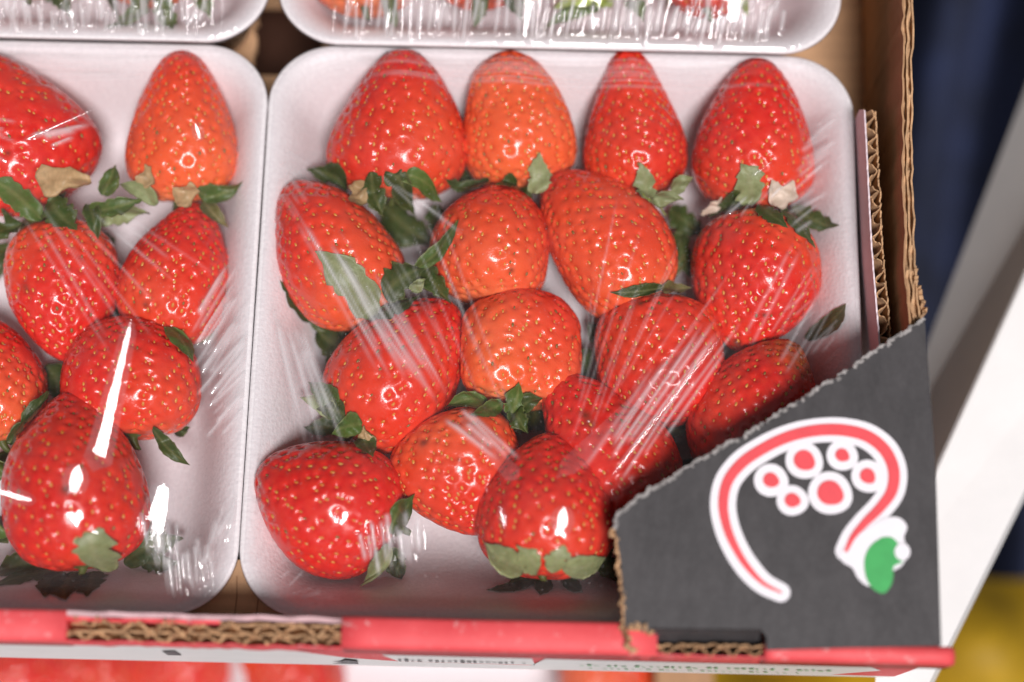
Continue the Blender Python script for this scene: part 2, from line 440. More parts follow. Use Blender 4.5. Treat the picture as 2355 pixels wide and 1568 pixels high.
def leaf(key, base, tip, wpx, kind='dark', z0=.026, z1=None, bend=.0015, curl=0.0, serr=0.0, fold=.25, side=0.0, drape=True, twist=0.0):
    b = BERRY[key]; seed = int(abs(base[0] * 13 + base[1] * 7 + tip[0] * 3 + tip[1])) % 99999
    rs = np.random.RandomState(seed)
    if z1 is None: z1 = z0
    A, B = P(*base, z0), P(*tip, z1)
    d = B - A; L = np.linalg.norm(d); d /= L
    up = np.array([0, 0, 1.0]) - d * d[2]; up /= np.linalg.norm(up)
    lat = np.cross(up, d)
    ns, nt = 19, 9
    s = np.linspace(0, 1, ns)[:, None]; t = np.linspace(-1, 1, nt)[None, :]
    w = M_(wpx) / 2
    wid = w * (.28 + .72 * np.sin(math.pi * np.clip(s, 0, 1) ** .72) ** 1.1) * np.clip((1 - s) / .22, 0, 1) ** .8
    if kind in ('dry', 'petal'): wid = w * (.5 + .5 * np.sin(math.pi * s ** .8)) * (1 + .25 * np.sin(9 * s + rs.uniform(0, 6)))
    jag = 1 - serr * (((s * 4.2 + rs.uniform(0, 1)) % 1.0)) * np.abs(t) ** 3
    lob = 1 - (.35 if wpx > 55 and kind not in ('dry', 'petal') else 0) * np.clip(np.sin(s * 14.5 + 2.2), 0, 1) ** 4 * np.abs(t) ** 1.5
    y = t * wid * jag * lob * (1 + .10 * np.sin(5 * s + rs.uniform(0, 6)) * np.sign(t))
    x = s * L + (0.05 * L * serr * np.abs(t) ** 2)
    wav = rs.uniform(.5, 1.0) * .0010
    z = bend * 4 * s * (1 - s) + curl * np.clip(s - .55, 0, 1) ** 2 * 5 + fold * np.abs(y) - fold * w * .3 + wav * np.sin(7 * s + 3 * t + rs.uniform(0, 6)) + twist * t * w * s - rs.uniform(.1, .5) * w * np.abs(t) ** 4 * np.sin(math.pi * s) + rs.uniform(-.3, .3) * w * t * s
    y = y + side * L * (s - s ** 2) * 4
    pts = A + d * x[..., None] + lat * y[..., None] + up * z[..., None]
    p = pts.reshape(-1, 3)
    p[:, 2] = np.maximum(p[:, 2], tray_z(b['tray'], p[:, 0], p[:, 1]) + .0008)
    if drape:
        hz = HM[b['tray']].at(p[:, 0], p[:, 1]) + .0007
        p[:, 2] = np.maximum(p[:, 2], np.minimum(hz, p[:, 2] + .016))
        g = p[:, 2].reshape(ns, nt)
        for _ in range(3):
            gg = np.pad(g, 1, mode='edge'); avg = (gg[2:, 1:-1] + gg[:-2, 1:-1] + gg[1:-1, 2:] + gg[1:-1, :-2]) / 4
            g = np.maximum(g, avg)
        p[:, 2] = g.reshape(-1)
    low = p - np.array([0, 0, .00025])
    V = np.concatenate([p, low]); f = grid_faces(ns, nt); N = ns * nt
    F = f.tolist() + (f[:, ::-1] + N).tolist()
    ring = [i * nt for i in range(ns)] + [(ns - 1) * nt + j for j in range(1, nt)] + [i * nt + nt - 1 for i in range(ns - 2, -1, -1)] + [j for j in range(nt - 2, 0, -1)]
    for a, c in zip(ring, ring[1:] + ring[:1]): F.append([c, a, a + N, c + N])
    c0, c1 = (np.array(q) for q in LEAFC[kind])
    tt = np.broadcast_to(t, (ns, nt)).reshape(-1); ss = np.broadcast_to(s, (ns, nt)).reshape(-1)
    vein = np.clip(1 - np.abs(tt) / .16, 0, 1) * .55 + np.clip((np.abs(tt) - .86) / .14, 0, 1) * .75 + np.clip((ss - .93) / .07, 0, 1) * .5
    vein += .18 * np.clip(np.sin((ss * 26 - np.abs(tt) * 7)), 0, 1) ** 3
    vein = np.clip(vein + rs.normal(0, .07, len(tt)), 0, 1)[:, None]
    c = c0 * rs.uniform(.85, 1.2) * (1 - vein) + c1 * vein
    o = mesh_obj({'dry': 'dry_sepal', 'petal': 'petal'}.get(kind, 'leaf'), V, F, LEAF, b['root'], True, np.concatenate([c, c * .9 + .02]), origin=b['ctr'])
    HEIGHT_PTS[b['tray']].append(p.copy())
    return o

# ------------------------------------------------------------------ setting: ground, cloths, stand
gv = [(-6, -6, -.75), (6, -6, -.75), (6, 6, -.75), (-6, 6, -.75)]
g = mesh_obj('ground', gv, [[0, 1, 2, 3]], DARKG, smooth=False); g['kind'] = 'structure'

def cloth(name, c0, ex, ey, nx, ny, fn, m, th=.002):
    u = np.linspace(0, 1, nx)[:, None]; v = np.linspace(0, 1, ny)[None, :]
    p = np.array(c0) + u[..., None] * np.array(ex) + v[..., None] * np.array(ey)
    p[..., 2] += fn(p[..., 0], p[..., 1])
    q = p.reshape(-1, 3); N = len(q); f = grid_faces(nx, ny)
    V = np.concatenate([q, q - [0, 0, th]]); F = f.tolist() + (f[:, ::-1] + N).tolist()
    return mesh_obj(name, V, F, m)
blue = cloth('blue_cloth', (.13, -.22, -.40), (.62, 0, 0), (0, .95, 0), 160, 90,
             lambda x, y: .035 * np.sin((x - .16 * y) * 95 + 1.5 * np.sin(y * 6)) + .02 * np.sin((x + .1 * y) * 41 + 1) - .1 * np.clip(x - .35, 0, 1), BLUEC)
tag(blue, 'dark navy blue cloth hanging in folds behind the brown crate wall', 'cloth')
yel = cloth('yellow_cloth', (.04, -.30, -.22), (.26, .02, 0), (-.05, .25, 0), 70, 110,
            lambda x, y: .024 * np.sin(x * 48 + y * 30) + .012 * np.sin(y * 70 - x * 30) + .05 * np.clip((y + .15) * -1, -1, 0), YELC)
tag(yel, 'bright yellow cloth lying below the white rail', 'cloth')

# white rail of the display stand, running obliquely past the crate
def lerp_ext(a, b, z, e0=-1.2, e1=1.6):
    A, B = P(*a, z), P(*b, z); return A + (B - A) * e0, A + (B - A) * e1
A0, A1 = lerp_ext((2354, 1129), (2137, 1568), -.006)
B0, B1 = lerp_ext((2354, 640), (2150, 1090), -.012)
C0, C1 = lerp_ext((2354, 215), (2140, 770), -.053)
stand = thing('display_stand', 'white painted slanting rail of the display stand, right of the crate', 'stand', (.2, 0, -.2))
so = np.array([.2, 0, -.2]); dn = np.array([.004, 0, -.012])
rv = np.array([A0, A1, B0, B1, A0 + dn, A1 + dn, B0 + dn, B1 + dn])
mesh_obj('rail_top', rv, [[0, 2, 3, 1], [4, 5, 7, 6], [0, 1, 5, 4], [2, 6, 7, 3], [0, 4, 6, 2], [1, 3, 7, 5]], RAILW, stand, False, origin=so)
b0, b1 = B0 + [-.0006, 0, -.001], B1 + [-.0006, 0, -.001]
dn2 = np.array([.012, .004, 0])
rv = np.array([b0, b1, C0, C1, b0 + dn2, b1 + dn2, C0 + dn2, C1 + dn2])
mesh_obj('rail_side', rv, [[0, 2, 3, 1], [4, 5, 7, 6], [0, 1, 5, 4], [2, 6, 7, 3], [0, 4, 6, 2], [1, 3, 7, 5]], RAILG, stand, False, origin=so)
v, f = joinm([prism([(-.27, -.07), (-.12, -.07), (-.12, .28), (-.27, .28)], -.02, -.0055), prism([(-.03, -.07), (.10, -.07), (.10, .28), (-.03, .28)], -.02, -.0055)])
mesh_obj('shelf', v, f, WOOD, stand, False, origin=so)

# ------------------------------------------------------------------ cardboard crate
XL, XR, YF, YB = -.288, .1185, -.0885, .300
ZF, ZT = -.0005, .058
crate = thing('cardboard_crate', 'brown cardboard fruit crate with red rim and charcoal printed corner', 'crate', (0, 0, -.004))
CO = np.array([0, 0, -.004])
def cpart(name, vf, m, smooth=False, parent=None):
    return mesh_obj(name, vf[0], vf[1], m, parent or crate, smooth, origin=CO)
rng = np.random.RandomState(4)
# floor with an opening between the four trays
hx0, hx1, hy0, hy1 = P(588, 90, 0)[0], P(742, 90, 0)[0], P(640, 172, 0)[1], P(640, 12, 0)[1]
def jag(a, b, n, s):
    a, b = np.array(a), np.array(b); q = a + (b - a) * np.linspace(0, 1, n)[:, None]
    q[1:-1] += rng.normal(0, s, (n - 2, 2)); return [tuple(k) for k in q]
fl = [prism([(XL, YF), (hx0, YF), *jag((hx0, hy0), (hx0, hy1), 14, .0007), (hx0, YB), (XL, YB)], -.004, ZF),
      prism([(hx1, YF), (.1203, YF), (.1203, YB), (hx1, YB)], -.004, ZF - .0002),
      prism([(hx0 + .0001, YF), (hx1 - .0001, YF), (hx1 - .0001, hy0), (hx0 + .0001, hy0)], -.004, ZF - .0001),
      prism([(hx0 + .0001, hy1), (hx1 - .0001, hy1), (hx1 - .0001, YB), (hx0 + .0001, YB)], -.004, ZF - .0001)]
cpart('floor_panel', joinm(fl), KRAFTX)
ZK = .0285
lg = [(-.1025, YF + .0001), (-.0595, YF + .0001), (-.0735, -.0765), (-.0785, -.069), (-.083, -.069), (-.0880, -.0765)]
cpart('ledge_flap', prism(lg, ZK - .003, ZK), KRAFTX)
cr = P(548, 1330, ZK)
for dx in (-.0005, .0060):                                   # crease lines on the floor board
    cpart('crease', ribbon([(cr[0] + dx, YF + .0002), (cr[0] + dx + .0004, -.08), (cr[0] + dx, -.074)], ZK - .001, ZK + .0001, .0005), m_plain('crease', (.34, .19, .10), .9))
v, f = prism([(hx0 - .03, hy0 - .03), (hx1 + .03, hy0 - .03), (hx1 + .03, hy1 + .03), (hx0 - .03, hy1 + .03)], -.0405, -.0385)
mesh_obj('under_flap', v, f, m_plain('rust_board', (.05, .014, .004), .8), crate, False, origin=CO)
# right wall: three liners with recessed flutes
ys = np.linspace(YB, -.004, 150)
bow = np.interp(-ys, [-.3, -.108, -.056, -.019, .004], [.1255, .1235, .1212, .1206, .1216])
def wob(n, s, k=9):
    w = rng.normal(0, 1, n + 2 * k); w = np.convolve(w, np.hanning(k) / np.hanning(k).sum(), 'same')[k:-k]; return w * s
for dx, zt, nm in ((-.0030, .0580, 'inner_liner'), (-.0014, .0578, 'middle_liner'), (.0001, .0577, 'outer_liner')):
    zz = zt + wob(150, .0006, 5)
    cpart(nm, ribbon(np.c_[bow + dx + wob(150, .0004, 5), ys], -.004, zt, .00055, zz), KRAFT if nm == 'inner_liner' else KEDGE)
for dx in (-.0022, -.00065):
    cpart('flute', ribbon(np.c_[bow + dx, ys], -.004, .0562, .0009, .0562 + wob(150, .0006, 3)), KEDGE)
# corner end of the right wall, bent towards the corner panel
e = [P(2085, 640, .058)[:2], P(2090, 690, .058)[:2], P(2098, 716, .0585)[:2], P(2120, 742, .0585)[:2]]
cpart('inner_liner', ribbon([tuple(bow[-1:].tolist() + [0]) if False else tuple(q) for q in e], .012, .0578, .0006), KRAFT)
e2 = [P(2104, 610, .058)[:2], P(2108, 650, .058)[:2], P(2122, 690, .0585)[:2], P(2127, 720, .0585)[:2]]
q = np.array(e2); tq = np.linspace(0, 1, 30)
q = np.c_[np.interp(tq, np.linspace(0, 1, 4), q[:, 0]), np.interp(tq, np.linspace(0, 1, 4), q[:, 1])] + np.c_[wob(30, .0004, 5), wob(30, .0002, 5)]
cpart('torn_edge', ribbon(q, -.002, .0575, .0012, .0575 + wob(30, .0008, 3)), KEDGE)
# plain left and back walls (out of the frame)
cpart('back_panel', prism([(XL, YB), (.125, YB), (.125, YB + .004), (XL, YB + .004)], -.004, .057), KRAFT)
cpart('left_panel', prism([(XL - .004, YF), (XL, YF), (XL, YB), (XL - .004, YB)], -.004, .057), KRAFT)

# upright inner flap on the right: printed liner, flute, brown liner
fy = np.linspace(P(1990, 225, .05)[1], P(2032, 790, .05)[1], 260)
fx = np.interp(-fy, [-fy[0], -.03, -fy[-1]], [.1096, .1102, .1116])
zfl = .0470 + np.clip((fy[0] - fy) / .004, 0, 1) * .0
zfl[:10] -= np.linspace(.006, 0, 10)
cpart('printed_liner', ribbon(np.c_[fx, fy], 0, .05, .0005, zfl + wob(260, .0003)), m_plain('pink_white_print', (.74, .62, .66), .5, 60, .06))
wave = np.sin((fy - fy[0]) / .0062 * 2 * math.pi + wob(260, 2.5, 25))
cpart('flute', ribbon(np.c_[fx + .0019 + .00135 * wave + wob(260, .0003), fy], .001, .049, .00038, zfl - .0006 + wob(260, .0012, 5)), KEDGE)
cpart('brown_liner', ribbon(np.c_[fx + .0037 + wob(260, .0002), fy], 0, .0495, .0005, zfl - .0012 + wob(260, .0008, 7)), KEDGE)

# front wall core, caps, exposed flutes
YO = -.0975
cpart('front_panel', prism([(XL, YO + .0004), (.1222, YO + .0004), (.1222, YF - .0004), (XL, YF - .0004)], -.004, .0465), WHITEP)
def cap(xs, yin, yout, zt, zb=.046, swell=None):
    xs = np.asarray(xs); prf = [(yin, zb), (yin, zt - .0012), (yin - .0003, zt - .0004), (yin - .0012, zt), ((yin + yout) / 2, zt + .0004), (yout + .0014, zt - .0001), (yout + .0004, zt - .0007), (yout, zt - .0022), (yout - .0001, zb)]
    V, n = [], len(prf)
    for k, x in enumerate(xs):
        s = 0 if swell is None else swell[k]
        for (y, z) in prf: V.append((x, y, z + s * .4 + .0003 * math.sin(x * 90)))
    F = [[i * n + (j + 1) % n, i * n + j, (i + 1) * n + j, (i + 1) * n + (j + 1) % n] for i in range(len(xs) - 1) for j in range(n)]
    F += [list(range(n)), [(len(xs) - 1) * n + j for j in range(n)][::-1]]
    return V, F
xa, xb, xc = P(150, 1440, ZT)[0], P(786, 1440, ZT)[0], P(1446, 1440, ZT)[0]
cpart('torn_core', prism([(xa, YO + .0008), (xb, YO + .0008), (xb, YF - .0008), (xa, YF - .0008)], .0466, .0512), KEDGE)
cpart('red_rim', cap(np.linspace(XL, xa, 12), YF, YO, ZT), REDP, True)
cpart('red_rim', cap(np.linspace(xb, xc + .008, 12), YF, YO, ZT), REDP, True)
# thin red strip left along the inside of the torn stretch
n = 60; xs = np.linspace(xa - .002, xb + .001, n)
cpart('torn_liner', ribbon(np.c_[xs, YF - .0010 + wob(n, .0004)], .046, ZT, .0014, ZT - .0008 - .0016 * np.linspace(0, 1, n) + wob(n, .0012, 7)), PINKP)
cpart('torn_liner', ribbon(np.c_[xs[:34], YF - .0024 + wob(34, .0004)], .046, ZT, .0010, ZT - .0018 + wob(34, .001, 5)), REDP)
for k, (yc, amp, z_) in enumerate(((-.0955, .00105, .0552), (-.0925, .0013, .0556))):
    xw = np.linspace(xa, xb, 420)
    sk = 1 if k == 0 else np.clip((xw - xa) / .02, 0, 1)
    wv = np.sin((xw - xa) / (.0074 if k == 0 else .0092) * 2 * math.pi + k + wob(420, 2.4, 40)) + .25 * np.sin((xw - xa) / .0031)
    cpart('flute', ribbon(np.c_[xw, yc + amp * wv * (1 + wob(420, .5, 30)) + .0012 * (1 - sk)], .0466, z_, .00085, z_ + wob(420, .0026, 9)), KEDGE)
for yc, z_, m in ((-.0971, .0560, REDP), (-.0940, .0550, KEDGE), (-.0911, .0553, KEDGE)):
    cpart('liner', ribbon(np.c_[np.linspace(xa, xb, 90), yc + wob(90, .0004, 9)], .0466, z_, .00055, z_ + wob(90, .001, 7)), m)
# corner: red lip under the charcoal panel
xd, xe = P(1758, 1500, ZT)[0], P(2196, 1505, ZT)[0]
xs = np.linspace(xd, xe, 24); sw = -np.clip((xs - xe + .004) / .004, 0, 1) ** 2 * .004
cpart('red_rim', cap(xs, -.0932, YO - .0008, .0592, .046, sw), REDP, True)
cpart('notch_shade', prism([(xc + .0085, -.0935), (xd - .0005, -.0935), (xd - .0005, YF), (xc + .0085, YF)], .046, .0535), INK_SHADE)  # black block put in as the shadow inside the notch
xw = np.linspace(xc + .001, xd, 230)
cpart('flute', ribbon(np.c_[xw, -.0958 + .0011 * np.sin((xw - xc) / .0062 * 6.283) + wob(230, .0004, 7)], .0466, .0565, .0005, .0568 + wob(230, .0016, 7)), KEDGE)
cpart('liner', ribbon(np.c_[np.linspace(xc, xd, 50), -.0973 + wob(50, .0002, 5)], .0466, .057, .0005), REDP)
cpart('liner', ribbon(np.c_[np.linspace(xc, xd, 50), -.0943 + wob(50, .0004, 5)], .0466, .0565, .0005, .0568 + wob(50, .001, 5)), KEDGE)

# outer face print: red field, labels, marks and lettering
def face_poly(pts, off): return ([(x, YO + .0004 - off, z) for x, z in pts], [list(range(len(pts)))])
xr0 = P(665, 1490, .05)[0]
cpart('red_field', face_poly([(xr0, .0455), (xr0 + .014, .026), (xr0 + .03, .017), (.06, .010), (.1221, .003), (.1221, .0455)], .00025), REDP)
cpart('white_label', face_poly([(P(882, 1500, .03)[0], .041), (P(882, 1500, .03)[0] + .004, .020), (P(1232, 1510, .03)[0], .018), (P(1222, 1510, .03)[0], .040)], .0005), WHITEP)
cpart('white_label', face_poly([(P(1252, 1510, .03)[0], .040), (P(1252, 1510, .03)[0] - .004, .014), (.100, .006), (.113, .026), (.108, .036)], .0005), WHITEP)
def letters(x0, x1, z0, z1, step, m, name, seed):
    r = random.Random(seed); V, F = [], []; x = x0
    while x < x1:
        w = step * r.uniform(.35, .75); a, b = z0 + r.uniform(0, .002), z1 - r.uniform(0, .004)
        k = len(V); V += [(x, YO - .0005, a), (x + w, YO - .0005, a), (x + w, YO - .0005, b), (x, YO - .0005, b)]; F.append([k, k + 1, k + 2, k + 3])
        x += step if r.random() > .16 else step * 1.8
    o = cpart(name, (V, F), m); o['kind'] = 'stuff'
letters(P(915, 1505, .03)[0], P(1225, 1505, .03)[0], .024, .031, .0019, INK_SHADE, 'black_lettering', 3)
letters(P(1335, 1515, .03)[0], .098, .021, .027, .0022, INKG, 'green_lettering', 5)
letters(P(1360, 1515, .03)[0], .090, .012, .016, .0022, INKG, 'green_lettering', 8)
xm = P(390, 1500, .03)[0]
cpart('black_mark', face_poly([(xm - .0022, .021), (xm + .002, .021), (xm + .0026, .036), (xm - .0016, .034)], .0003), INK_SHADE)
xm = P(788, 1508, .02)[0]
cpart('black_mark', face_poly([(xm - .0045, .008), (xm + .004, .008), (xm + .0042, .018), (xm + .001, .022), (xm - .001, .014)], .0006), INK_SHADE)

# charcoal corner panel with the emblem
ZG = .061
gp = [(1437, 1440), (1431, 1340), (1424, 1270), (1414, 1213), (1419, 1192), (1430, 1176), (1457, 1153), (1537, 1103), (1627, 1048), (1727, 993), (1827, 928), (1947, 853), (2027, 798), (2126, 736),
      (2131, 800), (2143, 960), (2152, 1103), (2158, 1290), (2164, 1484), (1966, 1488), (1763, 1494), (1762, 1462), (1748, 1447), (1497, 1444), (1490, 1452)]
gw = [P(x, y, ZG) for x, y in gp]
poly = [(q[0], q[1]) for q in gw][::-1]
area = sum(poly[i][0] * poly[(i + 1) % len(poly)][1] - poly[(i + 1) % len(poly)][0] * poly[i][1] for i in range(len(poly)))
if area < 0: poly = poly[::-1]
panel = mesh_obj('corner_panel', *prism(poly, ZG - .0026, ZG), DARKP, crate, False, origin=CO)
def dens(pts, n):
    q = np.array([P(*k, ZG)[:2] for k in pts]); d = np.r_[0, np.cumsum(np.linalg.norm(np.diff(q, axis=0), axis=1))]
    t = np.linspace(0, d[-1], n); return np.c_[np.interp(t, d, q[:, 0]), np.interp(t, d, q[:, 1])]
FUZZ = m_plain('frayed_edge', (.32, .30, .29), .9, 400, .5, .4, .0006, 900)
q = dens(gp[3:14], 260)
cpart('cut_edge', ribbon(q + np.c_[wob(260, .0005, 5), wob(260, .0005, 5)], ZG - .0028, ZG, .0011, ZG + .0001 + wob(260, .0005, 5)), FUZZ, parent=panel)
q = dens(gp[0:4], 90)
cpart('cut_edge', ribbon(q + np.c_[wob(90, .0006, 5) - .0003, wob(90, .0005, 5)], ZG - .0026, ZG, .0009, ZG - .0002 + wob(90, .0006, 5)), KEDGE, parent=panel)
q = dens([(1437, 1440), (1440, 1470), (1452, 1500)], 30)
cpart('cut_edge', ribbon(q + np.c_[wob(30, .0008, 3), wob(30, .0008, 3)], .047, ZG, .0012, ZG - .002 + wob(30, .0014, 3)), KEDGE, parent=panel)
q = dens([(1440, 1445), (1470, 1440), (1495, 1452)], 30)
cpart('cut_edge', ribbon(q + np.c_[wob(30, .0006, 3), wob(30, .0006, 3)], .054, ZG, .0010, ZG - .0004 + wob(30, .001, 3)), KEDGE, parent=panel)
# tab folded down into the front wall
t0, t1, t2, t3 = P(1497, 1446, ZG), P(1749, 1449, ZG), P(1740, 1478, .0535), P(1505, 1478, .0535)
mesh_obj('folded_tab', [t0, t1, t2, t3, t0 + [0, .001, -.003], t1 + [0, .001, -.003], t2 + [0, .002, -.002], t3 + [0, .002, -.002]],
         [[3, 2, 1, 0], [4, 5, 6, 7], [0, 1, 5, 4], [1, 2, 6, 5], [2, 3, 7, 6], [3, 0, 4, 7]], DARKP, panel, False, origin=CO)

def z4(x, y): return P(1177 + x * .5, 783.5 + y * .5, ZG)[:2]
def smooth_line(pts, n=120):
    p = np.array(pts, float); d = np.r_[0, np.cumsum(np.hypot(*np.diff(p, axis=0).T))]; t = np.linspace(0, d[-1], n)
    k = np.clip(np.searchsorted(d, t, side='right') - 1, 0, len(p) - 2); h = ((t - d[k]) / (d[k + 1] - d[k]))[:, None]
    tan = np.gradient(p, d, axis=0); dd = (d[k + 1] - d[k])[:, None]
    return (2*h**3-3*h**2+1)*p[k] + (h**3-2*h**2+h)*dd*tan[k] + (-2*h**3+3*h**2)*p[k+1] + (h**3-h**2)*dd*tan[k+1]
def stroke(name, pts, rad, m, dz, cap=True):
    p = smooth_line(pts); n = len(p); r = np.interp(np.linspace(0, 1, n), np.linspace(0, 1, len(rad)), rad)
    t = np.gradient(p, axis=0); t /= np.linalg.norm(t, axis=1)[:, None]; nn = np.stack([-t[:, 1], t[:, 0]], 1)
    L, Rr = p + nn * r[:, None], p - nn * r[:, None]
    a = np.linspace(math.pi / 2, -math.pi / 2, 14)[1:-1]
    endc = [p[-1] + r[-1] * (math.cos(k) * t[-1] + math.sin(k) * nn[-1]) for k in a]
    a2 = np.linspace(-math.pi / 2, -3 * math.pi / 2, 14)[1:-1]
    startc = [p[0] + r[0] * (math.cos(k) * t[0] + math.sin(k) * nn[0]) for k in a2]
    ring = list(L) + endc + list(Rr[::-1]) + startc
    V = [(*z4(*k), ZG + dz) for k in ring]; N = len(V)
    F = [[i, i + 1, n + len(endc) + n - 2 - i, n + len(endc) + n - 1 - i] for i in range(n - 1)]
    F.append([n - 1] + list(range(n, n + len(endc))) + [n + len(endc)])
    F.append([n + len(endc) + n - 1] + list(range(n + len(endc) + n, N)) + [0])
    return mesh_obj(name, V, F, m, panel, False, origin=CO)
def blob(name, cx, cy, r, m, dz, point=None, pl=1.0, sq=1.0):
    V = []
    for k in range(40):
        a = 2 * math.pi * k / 40; rr = r
        if point is not None:
            rr = r * (1 + (pl - 1) * max(0, math.cos(a - point)) ** 5)
        V.append((*z4(cx + rr * math.cos(a), cy + rr * math.sin(a) * sq), ZG + dz))
    return mesh_obj(name, V, [list(range(40))], m, panel, False, origin=CO)
def polyprint(name, pts, m, dz):
    p = smooth_line(list(pts) + [pts[0]], 60)[:-1]
    return mesh_obj(name, [(*z4(*k), ZG + dz) for k in p], [list(range(len(p)))], m, panel, False, origin=CO)
ARC = [(1235, 1158), (1160, 1120), (1085, 1045), (1025, 950), (985, 850), (970, 745), (990, 650), (1050, 570), (1150, 500), (1280, 440), (1420, 412), (1530, 414), (1640, 445), (1718, 512), (1754, 600), (1745, 690), (1690, 770), (1620, 840), (1565, 905), (1535, 965)]
stroke('emblem_outline', ARC, [44, 55, 58, 60, 60, 58, 56, 58, 62, 60, 56, 50], EMW, .0003)
stroke('emblem_stroke', ARC[0:20], [5, 14, 19, 23, 25, 25, 26, 27, 27, 26, 20, 9], EMR, .0006)
for k, (cx, cy, r, rr, pt) in enumerate([(1340, 550, 84, 46, .6), (1515, 527, 70, 30, .5), (1632, 622, 74, 34, .8), (1458, 700, 98, 56, .5), (1187, 642, 76, 34, .4), (1285, 735, 70, 33, .2)]):
    blob('emblem_dot_outline', cx, cy, r, EMW, .00033 + .00003 * k, pt, 1.13)
    blob('emblem_dot', cx, cy, rr, EMR, .00063 + .00003 * k, pt, 1.25)
polyprint('emblem_outline', [(1500, 985), (1540, 930), (1640, 860), (1720, 815), (1780, 815), (1815, 855), (1800, 905), (1815, 960), (1795, 1030), (1700, 1080), (1640, 1130), (1590, 1095), (1562, 1045), (1520, 1020)], EMW, .00054)
polyprint('emblem_leaf', [(1700, 905), (1742, 905), (1772, 935), (1760, 985), (1795, 1015), (1752, 1040), (1750, 1090), (1735, 1135), (1706, 1163), (1668, 1150), (1634, 1110), (1618, 1050), (1622, 990), (1650, 940)], EMG, .00075)
blob('emblem_leaf_spot', 1792, 972, 36, EMW, .0009, None, 1, 1.1)  # white printed spot beside the emblem leaf

# ------------------------------------------------------------------ foam trays
def rrect(x0, x1, y0, y1, r, n=24):
    p = []
    for cx, cy, a0 in ((x1 - r, y1 - r, 0), (x0 + r, y1 - r, 90), (x0 + r, y0 + r, 180), (x1 - r, y0 + r, 270)):
        for k in range(n + 1):
            a = math.radians(a0 + 90 * k / n); p.append((cx + r * math.cos(a), cy + r * math.sin(a)))
    # densify the straight sides
    q = []
    for i in range(len(p)):
        a, b = np.array(p[i]), np.array(p[(i + 1) % len(p)]); m = max(1, int(round(np.linalg.norm(b - a) / .004)))
        m = 30 if np.linalg.norm(b - a) > .02 else 1
        for k in range(m): q.append(a + (b - a) * k / m)
    return np.array(q)
def make_tray(root, x0, x1, y0, y1, zr, zb=0.0, R0=.021, seed=0):
    prf = [(.0150, 0), (.0125, .0006), (.0035, -.0045), (.0005, -.0020), (0, -.0010), (.0001, -.0004), (.0006, 0.0), (.0026, -.0003), (.0050, -.0016), (.0082, -.0052), (.0115, -.0108), (.0145, -.0170), (.0175, -.0226), (.0210, -.0272), (.0255, -.0298), (.034, -.0308)]
    rings = []
    rs = np.random.RandomState(seed)
    for k, (ins, dz) in enumerate(prf):
        z = zb + dz if k < 2 else zr + dz
        r = rrect(x0 + ins, x1 - ins, y0 + ins, y1 - ins, max(R0 - ins * .75, .006))
        if k >= 2 and k < 12: r = r + np.c_[wob(len(r), .0005, 21), wob(len(r), .0005, 21)] * .6
        rings.append(np.c_[r, np.full(len(r), z)])
    n = len(rings[0]); V = np.concatenate(rings)
    F = grid_faces(len(rings), n, True).tolist()
    F.append([(len(rings) - 1) * n + i for i in range(n)]); F.append(list(range(n))[::-1])
    return mesh_obj('foam_tray', V, F, FOAM, root, True, origin=np.array(root.location))

ZR = .034
TR_ = {'front': (-.0805, .1090, -.0868, .0992, ZR, 'white foam punnet of strawberries, fully in view beside the charcoal corner panel'),
       'left': (-.2720, -.0808, -.0868, .0985, ZR, 'white foam punnet of strawberries cut off by the left edge, nearest the front'),
       'back_left': (-.2700, -.0815, .0970, .2850, .0395, 'white foam punnet at the back left, only its front rim in view'),
       'back_right': (-.0790, .1050, .0975, .2860, .0395, 'white foam punnet at the back right, only its front rim in view')}
ROOT = {}
for k, (x0, x1, y0, y1, zr, lab) in TR_.items():
    ROOT[k] = thing('strawberry_punnet', lab, 'punnet', ((x0 + x1) / 2, (y0 + y1) / 2, 0), 'film wrapped punnets in the crate')
    make_tray(ROOT[k], x0, x1, y0, y1, zr, 0 if 'back' not in k else .0001, seed=len(k))

# ------------------------------------------------------------------ the strawberries
G_ = None
FR = 'right-hand front punnet'
S = strawberry
S('s1', 'front', (925, 110), (905, 456), 304, 'cone', 'big red strawberry, leftmost of four along the back rim of the right front punnet', orange=.38, pitch=.007, zlift=.002)
S('s2', 'front', (1160, 117), (1213, 440), 264, 'pear', 'pale orange strawberry, second from left along the back rim of the right front punnet', orange=.95, pitch=.007, zlift=.002)
S('s3', 'front', (1440, 124), (1468, 462), 254, 'neck', 'red strawberry with narrow neck-like tip, third along the right front punnet back rim', orange=.22, pitch=.007, zlift=.002)
S('s4', 'front', (1740, 137), (1738, 484), 278, 'cone', 'red strawberry with a cream petal at its leaves, rightmost along the back rim', orange=.25, pitch=.007, zlift=.002)
S('s5', 'front', (664, 430), (880, 722), 292, 'ovate', 'orange-red strawberry leaning against the left side of the right front punnet, pale leaf on it', orange=.6, zlift=.001, pitch=.004)
S('s6', 'front', (1155, 438), (1118, 697), 278, 'round', 'round orange-red strawberry in the middle, right of the curled green leaves', orange=.55)
S('s7', 'front', (1270, 406), (1494, 714), 276, 'ovate', 'oval orange-red strawberry pointing up left in the middle of the right front punnet', orange=.62, zlift=.001)
S('s8', 'front', (1712, 814), (1734, 493), 284, 'ovate', 'large red strawberry at the right side of the punnet below the cream petal', orange=.25)
S('s9', 'front', (1045, 702), (800, 1000), 286, 'ovate', 'red strawberry with a leaf crown at its lower left, below the pale leaf', orange=.15, zlift=-.001)
S('s10', 'front', (1190, 688), (1182, 934), 262, 'block', 'squarish orange-red strawberry in the middle with curled leaves at its foot', orange=.75, lump=2.2)
S('s11', 'front', (1522, 978), (1492, 692), 284, 'block', 'broad red strawberry crossed by a glossy film fold, left of the corner panel', orange=.2, zlift=-.001)
